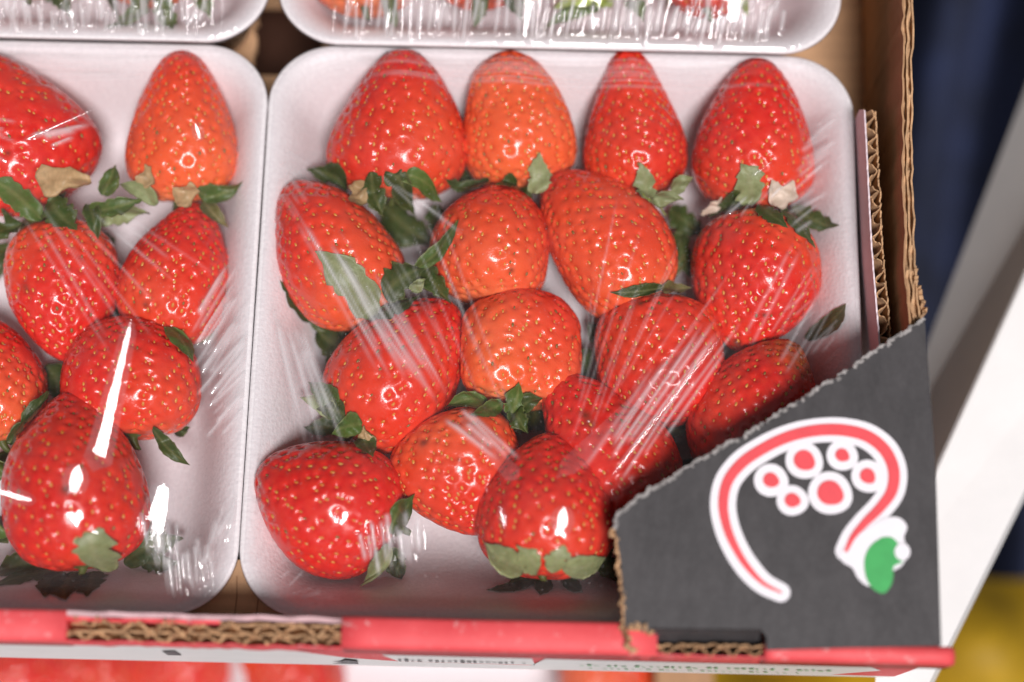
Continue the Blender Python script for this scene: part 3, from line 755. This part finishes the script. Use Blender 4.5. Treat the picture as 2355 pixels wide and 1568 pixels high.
S('s12', 'front', (1822, 782), (1680, 1120), 275, 'ovate', 'dull red strawberry with brownish tip, partly under the charcoal corner panel', orange=.2, deep=.08, tipstain=.85, spots=8, zlift=.003)
S('s13', 'front', (592, 1085), (915, 1212), 302, 'ovate', 'deep red strawberry pointing left in the front left corner of the right front punnet', orange=.05, deep=.12, pitch=.006, zlift=.002)
S('s14', 'front', (1112, 1228), (1018, 956), 280, 'ovate', 'orange-red strawberry between the deep red one and the front sepal-crowned one', orange=.6)
S('s15', 'front', (1268, 868), (1515, 1205), 258, 'cone', 'speckled red strawberry under the film folds, above the sepal-crowned one', orange=.2, spots=26, zlift=.005)
S('s16', 'front', (1262, 1003), (1245, 1330), 292, 'ovate', 'glossy red strawberry at the front with pale pointed sepals along its lower end', orange=.05, zlift=.008)
S('l1', 'left', (-80, 135), (140, 462), 335, 'cone', 'very large red strawberry at the left edge, below the back left punnet', orange=.12, pitch=.006, zlift=.001)
S('l2', 'left', (420, 122), (408, 466), 258, 'cone', 'tall red strawberry with orange shoulder and dry sepals, top right of the left punnet', orange=.75, pitch=.007, zlift=.002)
S('l3', 'left', (163, 832), (118, 513), 254, 'ovate', 'orange-red egg-shaped strawberry pointing down in the left punnet', orange=.3)
S('l4', 'left', (452, 466), (372, 787), 240, 'ovate', 'red strawberry at the right side of the left punnet below the dry sepals', orange=.12)
S('l5', 'left', (-45, 730), (5, 1020), 232, 'ovate', 'red strawberry cut off by the left edge, beside a dark upright leaf', orange=.4)
S('l6', 'left', (300, 726), (305, 1010), 288, 'round', 'round red strawberry under the long white film streak in the left punnet', orange=.25, zlift=.001)
S('l7', 'left', (158, 900), (192, 1314), 306, 'ovate', 'large deep red strawberry with a pale leaf at its foot, front of the left punnet', orange=.05, deep=.15, zlift=.008)
for i, (tr, bx, by, w, org, lab) in enumerate([('back_left', 62, -18, 280, .2, 'red strawberry at the far left of the back left punnet, cut by the top edge'),
        ('back_left', 335, 2, 280, .5, 'orange-red strawberry of the back left punnet, cut by the top edge'),
        ('back_right', 838, 20, 290, .6, 'orange strawberry at the left end of the back right punnet, cut by the top edge'),
        ('back_right', 1108, 10, 270, .2, 'red strawberry, second from left in the back right punnet, cut by the top edge'),
        ('back_right', 1370, -14, 260, .3, 'strawberry behind the lime leaf in the back right punnet, cut by the top edge'),
        ('back_right', 1625, 20, 260, .1, 'red strawberry at the right end of the back right punnet, cut by the top edge')]):
    S('b%d' % i, tr, (bx + 10, by - 330), (bx, by), w, 'cone', lab, orange=org, zlift=.013)

for k, (x0, x1, y0, y1, zr, lab) in TR_.items():
    HM[k] = HMap(HEIGHT_PTS[k], x0 - .01, x1 + .01, y0 - .01, y1 + .01)

# ------------------------------------------------------------------ their leaves, plus dark ones added to darken the gaps
HI, MID, LO = .033, .025, .014
for a in [
 ('s1', (800, 445), (706, 388), 46, 'dark', MID), ('s1', (820, 425), (822, 475), 52, 'dry', HI), ('s1', (858, 418), (880, 490), 70, 'dark', HI),
 ('s1', (895, 435), (950, 488), 58, 'dark', MID), ('s1', (925, 450), (1015, 462), 40, 'green', MID),
 ('s2', (1228, 446), (1240, 362), 74, 'pale', HI), ('s2', (1125, 428), (1028, 432), 42, 'dark', MID), ('s2', (1190, 440), (1140, 452), 40, 'dark', MID),
 ('s3', (1486, 470), (1468, 388), 64, 'pale', HI), ('s3', (1490, 468), (1570, 455), 44, 'pale', HI), ('s3', (1545, 442), (1592, 406), 42, 'pale', HI), ('s3', (1470, 462), (1530, 490), 38, 'lime', MID),
 ('s4', (1728, 476), (1696, 396), 86, 'pale', HI), ('s4', (1766, 462), (1828, 436), 64, 'petal', HI), ('s4', (1710, 486), (1632, 494), 42, 'dark', MID),
 ('s4', (1740, 478), (1800, 540), 66, 'dark', HI), ('s4', (1790, 482), (1862, 592), 64, 'dark', MID), ('s4', (1822, 476), (1920, 530), 66, 'dark', MID), ('s4', (1655, 472), (1618, 488), 26, 'petal', MID),
 ('s4', (1800, 500), (1850, 560), 60, 'green', LO),
 ('s5', (866, 742), (735, 606), 112, 'pale', HI), ('s5', (885, 690), (980, 612), 88, 'dark', HI), ('s5', (952, 622), (1055, 522), 46, 'green', HI), ('s5', (975, 605), (1036, 695), 66, 'dark', HI),
 ('s5', (862, 752), (964, 692), 58, 'dark', MID), ('s5', (775, 758), (660, 682), 66, 'dark', LO), ('s5', (836, 752), (748, 842), 66, 'dark', LO), ('s5', (944, 668), (975, 640), 32, 'pale', .036),
 ('s7', (1515, 684), (1400, 700), 30, 'dark', MID), ('s7', (1515, 696), (1588, 660), 38, 'olive', MID), ('s7', (1536, 650), (1582, 556), 20, 'olive', LO),
 ('s8', (1850, 790), (1918, 738), 54, 'dark', LO),
 ('s9', (776, 950), (708, 876), 56, 'green', HI), ('s9', (780, 965), (690, 912), 46, 'pale', MID), ('s9', (796, 962), (730, 938), 58, 'dark', HI), ('s9', (836, 985), (764, 996), 56, 'green', HI),
 ('s9', (838, 1000), (860, 1056), 54, 'dark', HI), ('s9', (832, 996), (858, 1012), 26, 'dry', HI), ('s9', (780, 975), (700, 985), 50, 'dark', LO),
 ('s10', (1122, 926), (1026, 934), 50, 'green', HI), ('s10', (1155, 926), (1085, 962), 48, 'green', HI), ('s10', (1172, 958), (1192, 892), 64, 'green', HI), ('s10', (1180, 938), (1214, 992), 62, 'dark', HI),
 ('s10', (1196, 945), (1246, 915), 44, 'dark', HI), ('s10', (1160, 950), (1240, 990), 66, 'dark', LO),
 ('s11', (1588, 975), (1525, 1008), 50, 'olive', LO), ('s11', (1585, 985), (1610, 930), 46, 'dark', LO), ('s11', (1370, 790), (1352, 740), 40, 'dark', LO),
 ('s13', (905, 1245), (958, 1156), 42, 'green', .0201), ('s13', (885, 1275), (935, 1285), 52, 'dark', LO), ('s13', (890, 1285), (925, 1335), 52, 'dark', LO), ('s13', (900, 1262), (828, 1345), 32, 'pale', MID),
 ('s16', (1205, 1322), (1116, 1258), 54, 'pale', HI), ('s16', (1234, 1328), (1188, 1272), 62, 'pale', HI), ('s16', (1262, 1328), (1290, 1250), 62, 'pale', HI), ('s16', (1290, 1322), (1388, 1288), 42, 'pale', HI),
 ('s16', (1235, 1325), (1118, 1366), 34, 'dark', LO), ('s16', (1258, 1330), (1240, 1380), 52, 'dark', LO), ('s16', (1300, 1328), (1336, 1370), 46, 'dark', LO), ('s16', (1380, 1250), (1420, 1340), 70, 'dark', LO), ('s16', (1200, 1325), (1180, 1372), 40, 'dark', LO),
 ('l1', (98, 508), (-10, 440), 70, 'green', HI), ('l1', (118, 455), (178, 530), 96, 'dark', HI), ('l1', (190, 492), (330, 452), 64, 'green', HI), ('l1', (205, 510), (340, 488), 76, 'pale', MID), ('l1', (105, 448), (205, 412), 56, 'dry', HI),
 ('l1', (238, 450), (262, 378), 56, 'green', HI), ('l1', (60, 520), (-30, 560), 60, 'dark', MID), ('l1', (120, 490), (40, 540), 60, 'olive', LO), ('l1', (200, 470), (222, 545), 46, 'dark', HI),
 ('l2', (362, 470), (270, 420), 48, 'pale', HI), ('l2', (326, 438), (342, 390), 44, 'dry', HI), ('l2', (406, 470), (446, 428), 54, 'dry', HI), ('l2', (462, 458), (560, 428), 44, 'green', MID), ('l2', (470, 462), (522, 516), 44, 'olive', MID),
 ('l4', (398, 772), (452, 845), 44, 'green', MID), ('l4', (424, 784), (492, 768), 36, 'olive', LO),
 ('l5', (20, 1022), (106, 898), 58, 'dark', HI), ('l5', (-25, 1095), (28, 1080), 60, 'green', MID),
 ('l6', (366, 1002), (432, 1064), 40, 'dark', MID), ('l6', (400, 996), (436, 982), 34, 'dark', LO),
 ('l7', (245, 1316), (246, 1216), 108, 'pale', HI), ('l7', (285, 1295), (418, 1236), 84, 'dark', LO), ('l7', (150, 1312), (12, 1368), 64, 'dark', LO), ('l7', (178, 1318), (186, 1396), 116, 'dark', LO),
 ('l7', (110, 1292), (-20, 1330), 76, 'dark', LO), ('l7', (150, 1318), (140, 1390), 84, 'dark', LO), ('l7', (215, 1318), (232, 1388), 80, 'dark', LO), ('l7', (320, 1290), (410, 1290), 60, 'dark', LO), ('l7', (50, 1200), (-20, 1250), 80, 'dark', LO), ('l7', (20, 1230), (-20, 1200), 50, 'green', MID),
 ('s1', (880, 470), (1000, 560), 120, 'dark', LO), ('s1', (1000, 470), (1030, 560), 70, 'dark', LO), ('s7', (1560, 530), (1590, 640), 60, 'dark', LO), ('s3', (1540, 480), (1620, 540), 80, 'dark', LO), ('s3', (1310, 400), (1330, 470), 60, 'dark', LO),  # dark leaves from here to s2 are added to darken the gaps
 ('s9', (730, 760), (850, 830), 90, 'dark', LO), ('s12', (1680, 840), (1640, 930), 70, 'dark', LO), ('s14', (1000, 1020), (900, 1010), 70, 'dark', LO), ('s10', (1100, 940), (1040, 1000), 90, 'dark', LO), ('s10', (1220, 930), (1270, 1000), 70, 'dark', LO),
 ('s15', (1560, 1060), (1610, 1130), 110, 'dark', LO), ('l3', (230, 530), (250, 660), 100, 'dark', LO), ('l3', (255, 600), (262, 760), 60, 'dark', LO), ('l5', (105, 840), (150, 930), 90, 'dark', LO), ('l1', (20, 560), (-20, 660), 80, 'dark', LO), ('l7', (30, 1040), (-30, 1130), 80, 'dark', LO),
 ('s11', (1350, 800), (1340, 900), 50, 'dark', LO), ('s2', (1075, 440), (1060, 380), 50, 'dark', LO),
 ('b0', (110, -15), (160, 35), 60, 'dark', HI), ('b1', (345, 0), (250, 72), 60, 'green', HI), ('b1', (380, 0), (402, 78), 64, 'green', HI), ('b1', (470, -20), (484, 38), 60, 'green', HI), ('b1', (290, 0), (270, 40), 50, 'dark', MID),
 ('b2', (905, 5), (845, 50), 50, 'dark', MID), ('b2', (900, 0), (912, 62), 44, 'green', HI), ('b3', (1130, 0), (1090, 58), 44, 'green', HI), ('b3', (1180, -20), (1200, 40), 70, 'dark', HI),
 ('b4', (1410, 8), (1275, 14), 66, 'lime', HI), ('b4', (1380, 22), (1250, 66), 44, 'green', HI), ('b4', (1440, 0), (1480, 45), 50, 'green', HI), ('b5', (1600, 0), (1530, 28), 84, 'pale', MID), ('b5', (1680, -10), (1720, 24), 70, 'lime', HI)]:
    key, b_, t_, w_, kd, z_ = a
    big = w_ >= 60
    leaf(key, b_, t_, w_ * .95, kd, z_, z_ + (.002 if z_ > .02 else 0), bend=.0022 if kd != 'pale' else .0008, curl=-.0015 if z_ > .02 else 0.0,
         serr=.30 if big and kd != 'petal' else .12, fold=.22 if kd != 'pale' else .08, side=.08 if (b_[0] + t_[1]) % 2 else -.08, drape=z_ > .02)

# ------------------------------------------------------------------ cling film over each punnet
def solve_film(pts, rect, zr, h):
    x0, x1, y0, y1 = rect
    levels = [h * 4, h * 2, h]; cur = None
    for li, hh in enumerate(levels):
        nx, ny = int(round((x1 - x0) / hh)) + 1, int(round((y1 - y0) / hh)) + 1
        xs, ys_ = np.linspace(x0, x1, nx), np.linspace(y0, y1, ny)
        X, Y = np.meshgrid(xs, ys_, indexing='ij')
        sdf = rr_sdf(X, Y, x0, x1, y0, y1, .021)
        fix = sdf > -.0042
        ob = np.full((nx, ny), zr - .002)
        for p in pts:
            i = np.round((p[:, 0] - x0) / (x1 - x0) * (nx - 1)).astype(int); j = np.round((p[:, 1] - y0) / (y1 - y0) * (ny - 1)).astype(int)
            k = (i >= 0) & (i < nx) & (j >= 0) & (j < ny)
            np.maximum.at(ob, (i[k], j[k]), p[k, 2] + .0004)
        ob[fix] = np.where(sdf > -.0012, zr - .0004, zr + .0006)[fix]
        if cur is None: cur = np.maximum(ob, zr + .004)
        else:
            a = np.interp(np.linspace(0, 1, nx), np.linspace(0, 1, cur.shape[0]), np.arange(cur.shape[0]))
            i = np.clip(a.astype(int), 0, cur.shape[0] - 2); fx_ = (a - i)[:, None]
            b_ = np.interp(np.linspace(0, 1, ny), np.linspace(0, 1, cur.shape[1]), np.arange(cur.shape[1]))
            j = np.clip(b_.astype(int), 0, cur.shape[1] - 2); fy_ = (b_ - j)[None, :]
            cur = (1-fx_)*(1-fy_)*cur[i][:, j] + fx_*(1-fy_)*cur[i+1][:, j] + (1-fx_)*fy_*cur[i][:, j+1] + fx_*fy_*cur[i+1][:, j+1]
        cur[fix] = ob[fix]
        for _ in range((500, 220, 60)[li]):
            c = cur
            avg = c.copy(); avg[1:-1, 1:-1] = (c[2:, 1:-1] + c[:-2, 1:-1] + c[1:-1, 2:] + c[1:-1, :-2]) / 4
            cur = np.maximum(avg, ob); cur[fix] = ob[fix]
    return X, Y, sdf, cur, ob, fix
def film(tray, wrinkles, folds=(), h=.0006, xclip=None):
    x0, x1, y0, y1, zr, lab = TR_[tray]
    X, Y, sdf, H, ob, fix = solve_film(HEIGHT_PTS[tray], (x0, x1, y0, y1), zr, h)
    nx, ny = X.shape
    free = np.clip(-(sdf + .003) / .006, 0, 1)
    q = np.c_[X.ravel(), Y.ravel(), np.zeros(X.size)]
    H = H + (.00014 * vnoise(q, 11, 300) + .00003 * vnoise(q, 12, 900)).reshape(X.shape) * free
    zf = zr + .006; crease = np.zeros_like(H)
    for (a, b, sig, amp) in wrinkles:
        A, B = P(*a, zf)[:2], P(*b, zf)[:2]
        m = 4 * sig
        i0, i1 = np.searchsorted(X[:, 0], [min(A[0], B[0]) - m, max(A[0], B[0]) + m]); j0, j1 = np.searchsorted(Y[0], [min(A[1], B[1]) - m, max(A[1], B[1]) + m])
        if i1 <= i0 or j1 <= j0: continue
        sx, sy = X[i0:i1, j0:j1], Y[i0:i1, j0:j1]; d = B - A; L = np.hypot(*d) + 1e-9; d = d / L
        s = ((sx - A[0]) * d[0] + (sy - A[1]) * d[1]) / L; t = -(sx - A[0]) * d[1] + (sy - A[1]) * d[0]
        tap = np.clip(s / .12, 0, 1) * np.clip((1 - s) / .25, 0, 1); tap = tap * tap * (3 - 2 * tap)
        edge = np.clip(-(sdf[i0:i1, j0:j1] + .001) / .002, 0, 1)
        H[i0:i1, j0:j1] += 1.8 * amp * np.exp(-(t / sig) ** 2) * tap * edge
        crease[i0:i1, j0:j1] += min(1, amp / .0006) * np.exp(-(t / (sig * .75)) ** 2) * tap
    H = np.maximum(H, np.where(fix, H, ob - .0002))
    inside = sdf <= 0
    # keep cells with an inside corner and pull outside corners onto the rim line
    gx, gy = np.gradient(sdf, X[1, 0] - X[0, 0], Y[0, 1] - Y[0, 0]); gl = np.hypot(gx, gy) + 1e-9
    out = ~inside
    Xs = np.where(out, X - gx / gl * sdf, X); Ys = np.where(out, Y - gy / gl * sdf, Y)
    ids = grid_faces(nx, ny)
    keep = inside.ravel()[ids].any(1)
    if xclip is not None: keep &= (X.ravel()[ids] > xclip).all(1)
    ids = ids[keep]
    used = np.unique(ids); rem = -np.ones(nx * ny, int); rem[used] = np.arange(len(used))
    V = np.c_[Xs.ravel(), Ys.ravel(), H.ravel()][used]; F = rem[ids]
    # skirt hugging the outside of the tray
    pr = [(.0002, -.0002), (-.0001, -.0014), (.0004, -.0030), (.0030, -.0060), (.0075, -.0160)]
    rings = [np.c_[rrect(x0 + i, x1 - i, y0 + i, y1 - i, .0205), np.full(len(rrect(x0, x1, y0, y1, .02)), zr + dz)] for i, dz in pr]
    n = len(rings[0]); SV = np.concatenate(rings); SF = grid_faces(len(pr), n, True)[:, ::-1] + len(V)
    if xclip is not None:
        SF = SF[(SV[SF - len(V)][..., 0] > xclip).all(1)]
    crease = crease + .16 * np.clip(1 + sdf / .014, 0, 1) ** 2
    cc = np.r_[np.clip(crease, 0, 1).ravel()[used], np.full(len(SV), .12)]
    V = np.concatenate([V, SV]); F = np.concatenate([F, SF])
    o = mesh_obj('film_wrap', V, F, FILM, ROOT[tray], True, np.repeat(cc[:, None], 3, 1), origin=np.array(ROOT[tray].location))
    # folded-over bands of film on the wrap, plus flaps added as sun glints
    for (a, b, w0, w1, lift, tilt) in folds:
        A, B = P(*a, zf), P(*b, zf); d = (B - A)[:2]; L = np.hypot(*d); d = d / L; nn = np.array([-d[1], d[0]])
        k = 60; s = np.linspace(0, 1, k); t = np.linspace(-1, 1, 7)
        patch = w0 < 0; w0 = abs(w0)
        ww = M_(w0 + (w1 - w0) * s) / 2 * (np.sqrt(np.clip(1 - (2 * s - 1) ** 2, .004, 1)) * 1.0 if patch else np.clip(np.minimum(s, 1 - s) / .08, .1, 1))
        C = A[None, :2] + (B - A)[None, :2] * s[:, None]
        pt = C[:, None] + nn * (ww[:, None] * t)[..., None]
        ii = np.clip(((pt[..., 0] - x0) / (X[1, 0] - X[0, 0])).round().astype(int), 0, nx - 1); jj = np.clip(((pt[..., 1] - y0) / (Y[0, 1] - Y[0, 0])).round().astype(int), 0, ny - 1)
        Hs = H.copy()
        zz = H[ii, jj]
        zz = np.maximum(zz, np.convolve(np.pad(zz[:, 3], 6, mode='edge'), np.ones(13) / 13, 'valid')[:, None])
        zz = zz + .0007 + .0006 * (1 - t ** 2)[None] * (1 + .3 * np.sin(s * 17)[:, None]) + lift * (1 - s)[:, None]
        if tilt:                                   # added flap, its slope aimed to mirror the sun into the camera
            Cm = np.array([*(A[:2] + B[:2]) / 2, zf]); vv_ = CAM - Cm; vv_ /= np.linalg.norm(vv_); hh = vv_ + SUN_DIR
            gpl = -hh[:2] / hh[2] * tilt
            pl = (pt - Cm[:2]) @ gpl
            pl += np.max((H[ii, jj] - pl)) + .0004 if lift == 0 else np.quantile(H[ii, jj] - pl, .9) + .0004
            zz = np.maximum(pl - .00035 * t[None] ** 2, H[ii, jj] + .0004)
        mesh_obj('film_fold_or_glint', np.c_[pt.reshape(-1, 2), zz.reshape(-1)], grid_faces(k, 7)[:, ::-1], FILM, o, True, np.full((k * 7, 3), .10), origin=np.array(ROOT[tray].location))
    return o

def fan(a0, a1, b0, b1, n, sig, amp, seed, jit=10):
    r = random.Random(seed); out = []
    for k in range(n):
        u = (k + r.uniform(-.4, .4)) / max(1, n - 1)
        a = (a0[0] + (a1[0] - a0[0]) * u + r.uniform(-jit, jit), a0[1] + (a1[1] - a0[1]) * u + r.uniform(-jit, jit))
        b = (b0[0] + (b1[0] - b0[0]) * u + r.uniform(-jit, jit), b0[1] + (b1[1] - b0[1]) * u + r.uniform(-jit, jit))
        s0, s1 = r.uniform(0, .3), r.uniform(.65, 1)
        out.append(((a[0] + (b[0] - a[0]) * s0, a[1] + (b[1] - a[1]) * s0), (a[0] + (b[0] - a[0]) * s1, a[1] + (b[1] - a[1]) * s1), sig * r.uniform(.7, 1.3), amp * r.uniform(.5, 1.3)))
    return out
W1 = (fan((640, 440), (900, 700), (930, 960), (1060, 960), 16, .0007, .00035, 1) + fan((600, 640), (700, 760), (700, 1040), (830, 1060), 14, .0008, .00035, 2)
      + fan((1330, 1110), (1440, 1130), (1600, 700), (1720, 730), 12, .0007, .0004, 3) + fan((1700, 820), (1800, 900), (1840, 560), (1960, 640), 8, .0006, .0002, 4)
      + fan((1790, 560), (1850, 300), (1900, 470), (1965, 210), 18, .0008, .00028, 5) + fan((700, 130), (720, 180), (1900, 140), (1900, 200), 9, .0007, .00022, 6)
      + fan((1660, 520), (1760, 480), (1720, 440), (1830, 400), 7, .0006, .0003, 7) + fan((580, 1090), (640, 1200), (600, 960), (570, 1180), 8, .0006, .0003, 8)
      + fan((1000, 960), (1060, 940), (1150, 1090), (1200, 1090), 5, .001, .0006, 9) + fan((840, 380), (900, 420), (1000, 520), (1060, 560), 3, .0006, .0003, 10)
      + fan((590, 1300), (680, 1400), (640, 1260), (760, 1370), 7, .0006, .0002, 31) + fan((1880, 640), (1960, 760), (1800, 720), (1870, 880), 9, .0006, .00022, 33) + fan((620, 300), (640, 420), (760, 420), (700, 560), 9, .0006, .00022, 34) + fan((700, 540), (980, 400), (1040, 1010), (1200, 1060), 12, .0005, .00018, 35, 20) + fan((1290, 1060), (1360, 1080), (1380, 420), (1760, 560), 12, .0005, .00018, 36, 20) + fan((830, 1200), (960, 1170), (850, 1340), (970, 1320), 13, .0008, .0006, 32, 6))
film('front', W1, [((1275, 1118), (1625, 770), 46, 22, 0, 0), ((1400, 1110), (1640, 815), 16, 10, 0, 1.0), ((1190, 1120), (1055, 965), 44, 14, 0, 0), ((1292, 1185), (1286, 1250), -52, 52, .001, 1.0), ((1150, 1180), (1160, 1230), -20, 20, .001, 1.0), ((1770, 385), (1725, 415), 6, 10, .001, 1.0)])
W2 = (fan((430, 760), (480, 1010), (560, 520), (600, 860), 30, .0007, .0005, 11) + fan((450, 1320), (540, 1200), (520, 1130), (575, 1060), 9, .0007, .0004, 12)
      + fan((330, 1170), (400, 1170), (345, 1300), (395, 1330), 9, .0008, .0005, 13)
      + fan((-20, 300), (-10, 370), (60, 320), (40, 400), 7, .0006, .0004, 14) + fan((90, 330), (120, 350), (240, 275), (200, 320), 3, .0009, .0006, 15)
      + fan((0, 120), (0, 200), (460, 110), (440, 170), 6, .0007, .0002, 16) + fan((20, 420), (240, 480), (300, 900), (520, 640), 11, .0005, .0002, 37, 20) + fan((370, 1240), (480, 1230), (385, 1390), (490, 1370), 12, .0008, .0006, 17, 6))
film('left', W2, [((342, 785), (238, 1105), 30, 62, .001, 1.0), ((390, 1120), (356, 1235), 52, 78, .001, 1.0), ((215, 1095), (195, 1160), -56, 56, .001, 1.0), ((10, 1148), (112, 1172), -34, 34, .001, 1.0), ((452, 290), (462, 325), -30, 30, .001, 1.0), ((230, 280), (70, 350), 8, 14, .001, 1.0)] + [((335 + 11 * i, 1215), (345 + 7 * i, 1270 + 18 * ((i * 5) % 4)), 7, 2, .001, 1.0) for i in range(8)], xclip=-.19)
film('back_left', fan((-10, 0), (470, -10), (-10, 60), (450, 70), 38, .0008, .0007, 21, 14) + fan((-10, -60), (470, -60), (-10, 20), (450, 30), 22, .0011, .0011, 22, 16), [((x, y0), (x - 8, y1), w, w * .6, .001, 1.0) for x, y0, y1, w in ((8, 0, 50, 8), (45, -10, 45, 7), (98, -10, 50, 9), (140, 0, 48, 7), (222, 10, 60, 8), (268, 0, 50, 9), (395, -10, 38, 12), (432, -20, 72, 16), (452, -20, 84, 12), (488, -10, 50, 18), (512, -10, 60, 8))], h=.0007, xclip=-.19)
film('back_right', fan((800, -20), (1800, -10), (780, 85), (1780, 100), 60, .0008, .0007, 23, 14) + fan((800, -90), (1800, -80), (790, 30), (1780, 40), 34, .0011, .0011, 24, 18), [((x, y0), (x - 8, y1), w, w * .7, .001, 1.0) for x, y0, y1, w in ((770, 10, 62, 14), (800, -10, 50, 8), (858, -10, 60, 12), (896, 20, 64, 26), (930, -20, 84, 18), (948, -20, 88, 14), (972, -20, 82, 18), (1005, -10, 80, 10), (1062, 10, 80, 10), (1085, -10, 78, 8), (1215, -20, 80, 34), (1240, -10, 85, 12), (1262, -10, 60, 10), (1300, 20, 70, 8), (1440, 0, 66, 10), (1460, -10, 66, 9), (1500, 30, 78, 10), (1590, 0, 76, 9), (1612, -10, 80, 9), (1640, -10, 66, 10), (1690, -30, 50, 70), (1655, 20, 80, 20), (1735, -20, 90, 9), (1752, -20, 92, 9), (1770, -20, 84, 7))], h=.0007)

# ------------------------------------------------------------------ the crate one shelf lower, seen past the front wall
ZL = -.165
low = thing('lower_crate', 'cardboard crate on the shelf below, just showing under the front edge', 'crate', (-.1, -.15, ZL - .004))
LO_ = np.array([-.1, -.15, ZL - .004])
xw = P(1500, 1555, ZL + .03)[0]
mesh_obj('floor_panel', *prism([(-.30, -.26), (xw, -.26), (xw, -.045), (-.30, -.045)], ZL - .004, ZL - .0005), KRAFTX, low, False, origin=LO_)
mesh_obj('side_panel', *prism([(xw, -.26), (xw + .022, -.26), (xw + .022, -.045), (xw, -.045)], ZL - .004, ZL + .045), KRAFT, low, False, origin=LO_)
mesh_obj('side_panel', *prism([(-.30, -.045), (xw + .022, -.045), (xw + .022, -.041), (-.30, -.041)], ZL - .004, ZL + .045), KRAFT, low, False, origin=LO_)
xm_ = P(570, 1545, ZL + .034)[0]
for k, (a, b, lab) in enumerate(((xm_ - .17, xm_ - .0004, 'blurred white punnet below the crate at the lower left'), (xm_ + .0004, P(1478, 1555, ZL + .034)[0], 'blurred white punnet below the crate at the bottom centre'))):
    r = thing('strawberry_punnet', lab, 'punnet', ((a + b) / 2, -.15, ZL), 'punnets on the lower shelf')
    make_tray(r, a, b, -.235, -.055, ZL + ZR, ZL, seed=40 + k)
    gx_, gy_ = np.meshgrid(np.linspace(a, b, 90), np.linspace(-.235, -.055, 90), indexing='ij')
    sd_ = rr_sdf(gx_, gy_, a, b, -.235, -.055, .021); q_ = np.c_[gx_.ravel(), gy_.ravel(), np.zeros(gx_.size)]
    hz_ = ZL + ZR + .0006 + np.clip(-sd_ / .02, 0, 1) ** .6 * .017 + (.0005 * vnoise(q_, 70 + k, 420)).reshape(gx_.shape) * np.clip(-sd_ / .01, 0, 1)
    fc_ = grid_faces(90, 90); fc_ = fc_[(sd_.ravel()[fc_] <= 0).all(1)]
    mesh_obj('film_wrap', np.c_[q_[:, :2], hz_.ravel()], fc_, FILM, r, True, np.full((gx_.size, 3), .04), origin=np.array(r.location))
def copy_tree(src, loc, rz, label, group):
    r = src.copy(); COL.objects.link(r); r.location = loc; r.rotation_euler = (0, 0, rz); r['label'] = label; r['group'] = group
    for ch in list(src.children):
        c = ch.copy(); COL.objects.link(c); c.parent = r
    return r
for k, (px, src, dz, rz, lab) in enumerate([(40, 's13', 0, .4, 'blurred strawberry with green leaves at the bottom left corner, below the crate'), (215, 'l6', .0, 0, 'blurred red strawberry below the crate rim, second from the left'),
        (410, 's8', .0, .2, 'blurred red strawberry below the torn cardboard flutes'), (665, 's11', 0, .3, 'blurred red strawberry below the crate, just right of the white divider'),
        (1385, 's10', .0, 0, 'blurred orange strawberry below the crate, left of the notch')]):
    q = P(px, 1556, ZL + .022); copy_tree(BERRY[src]['root'], (q[0], q[1], ZL + BERRY[src]['zc'] + dz), rz, lab, 'strawberries on the lower shelf')
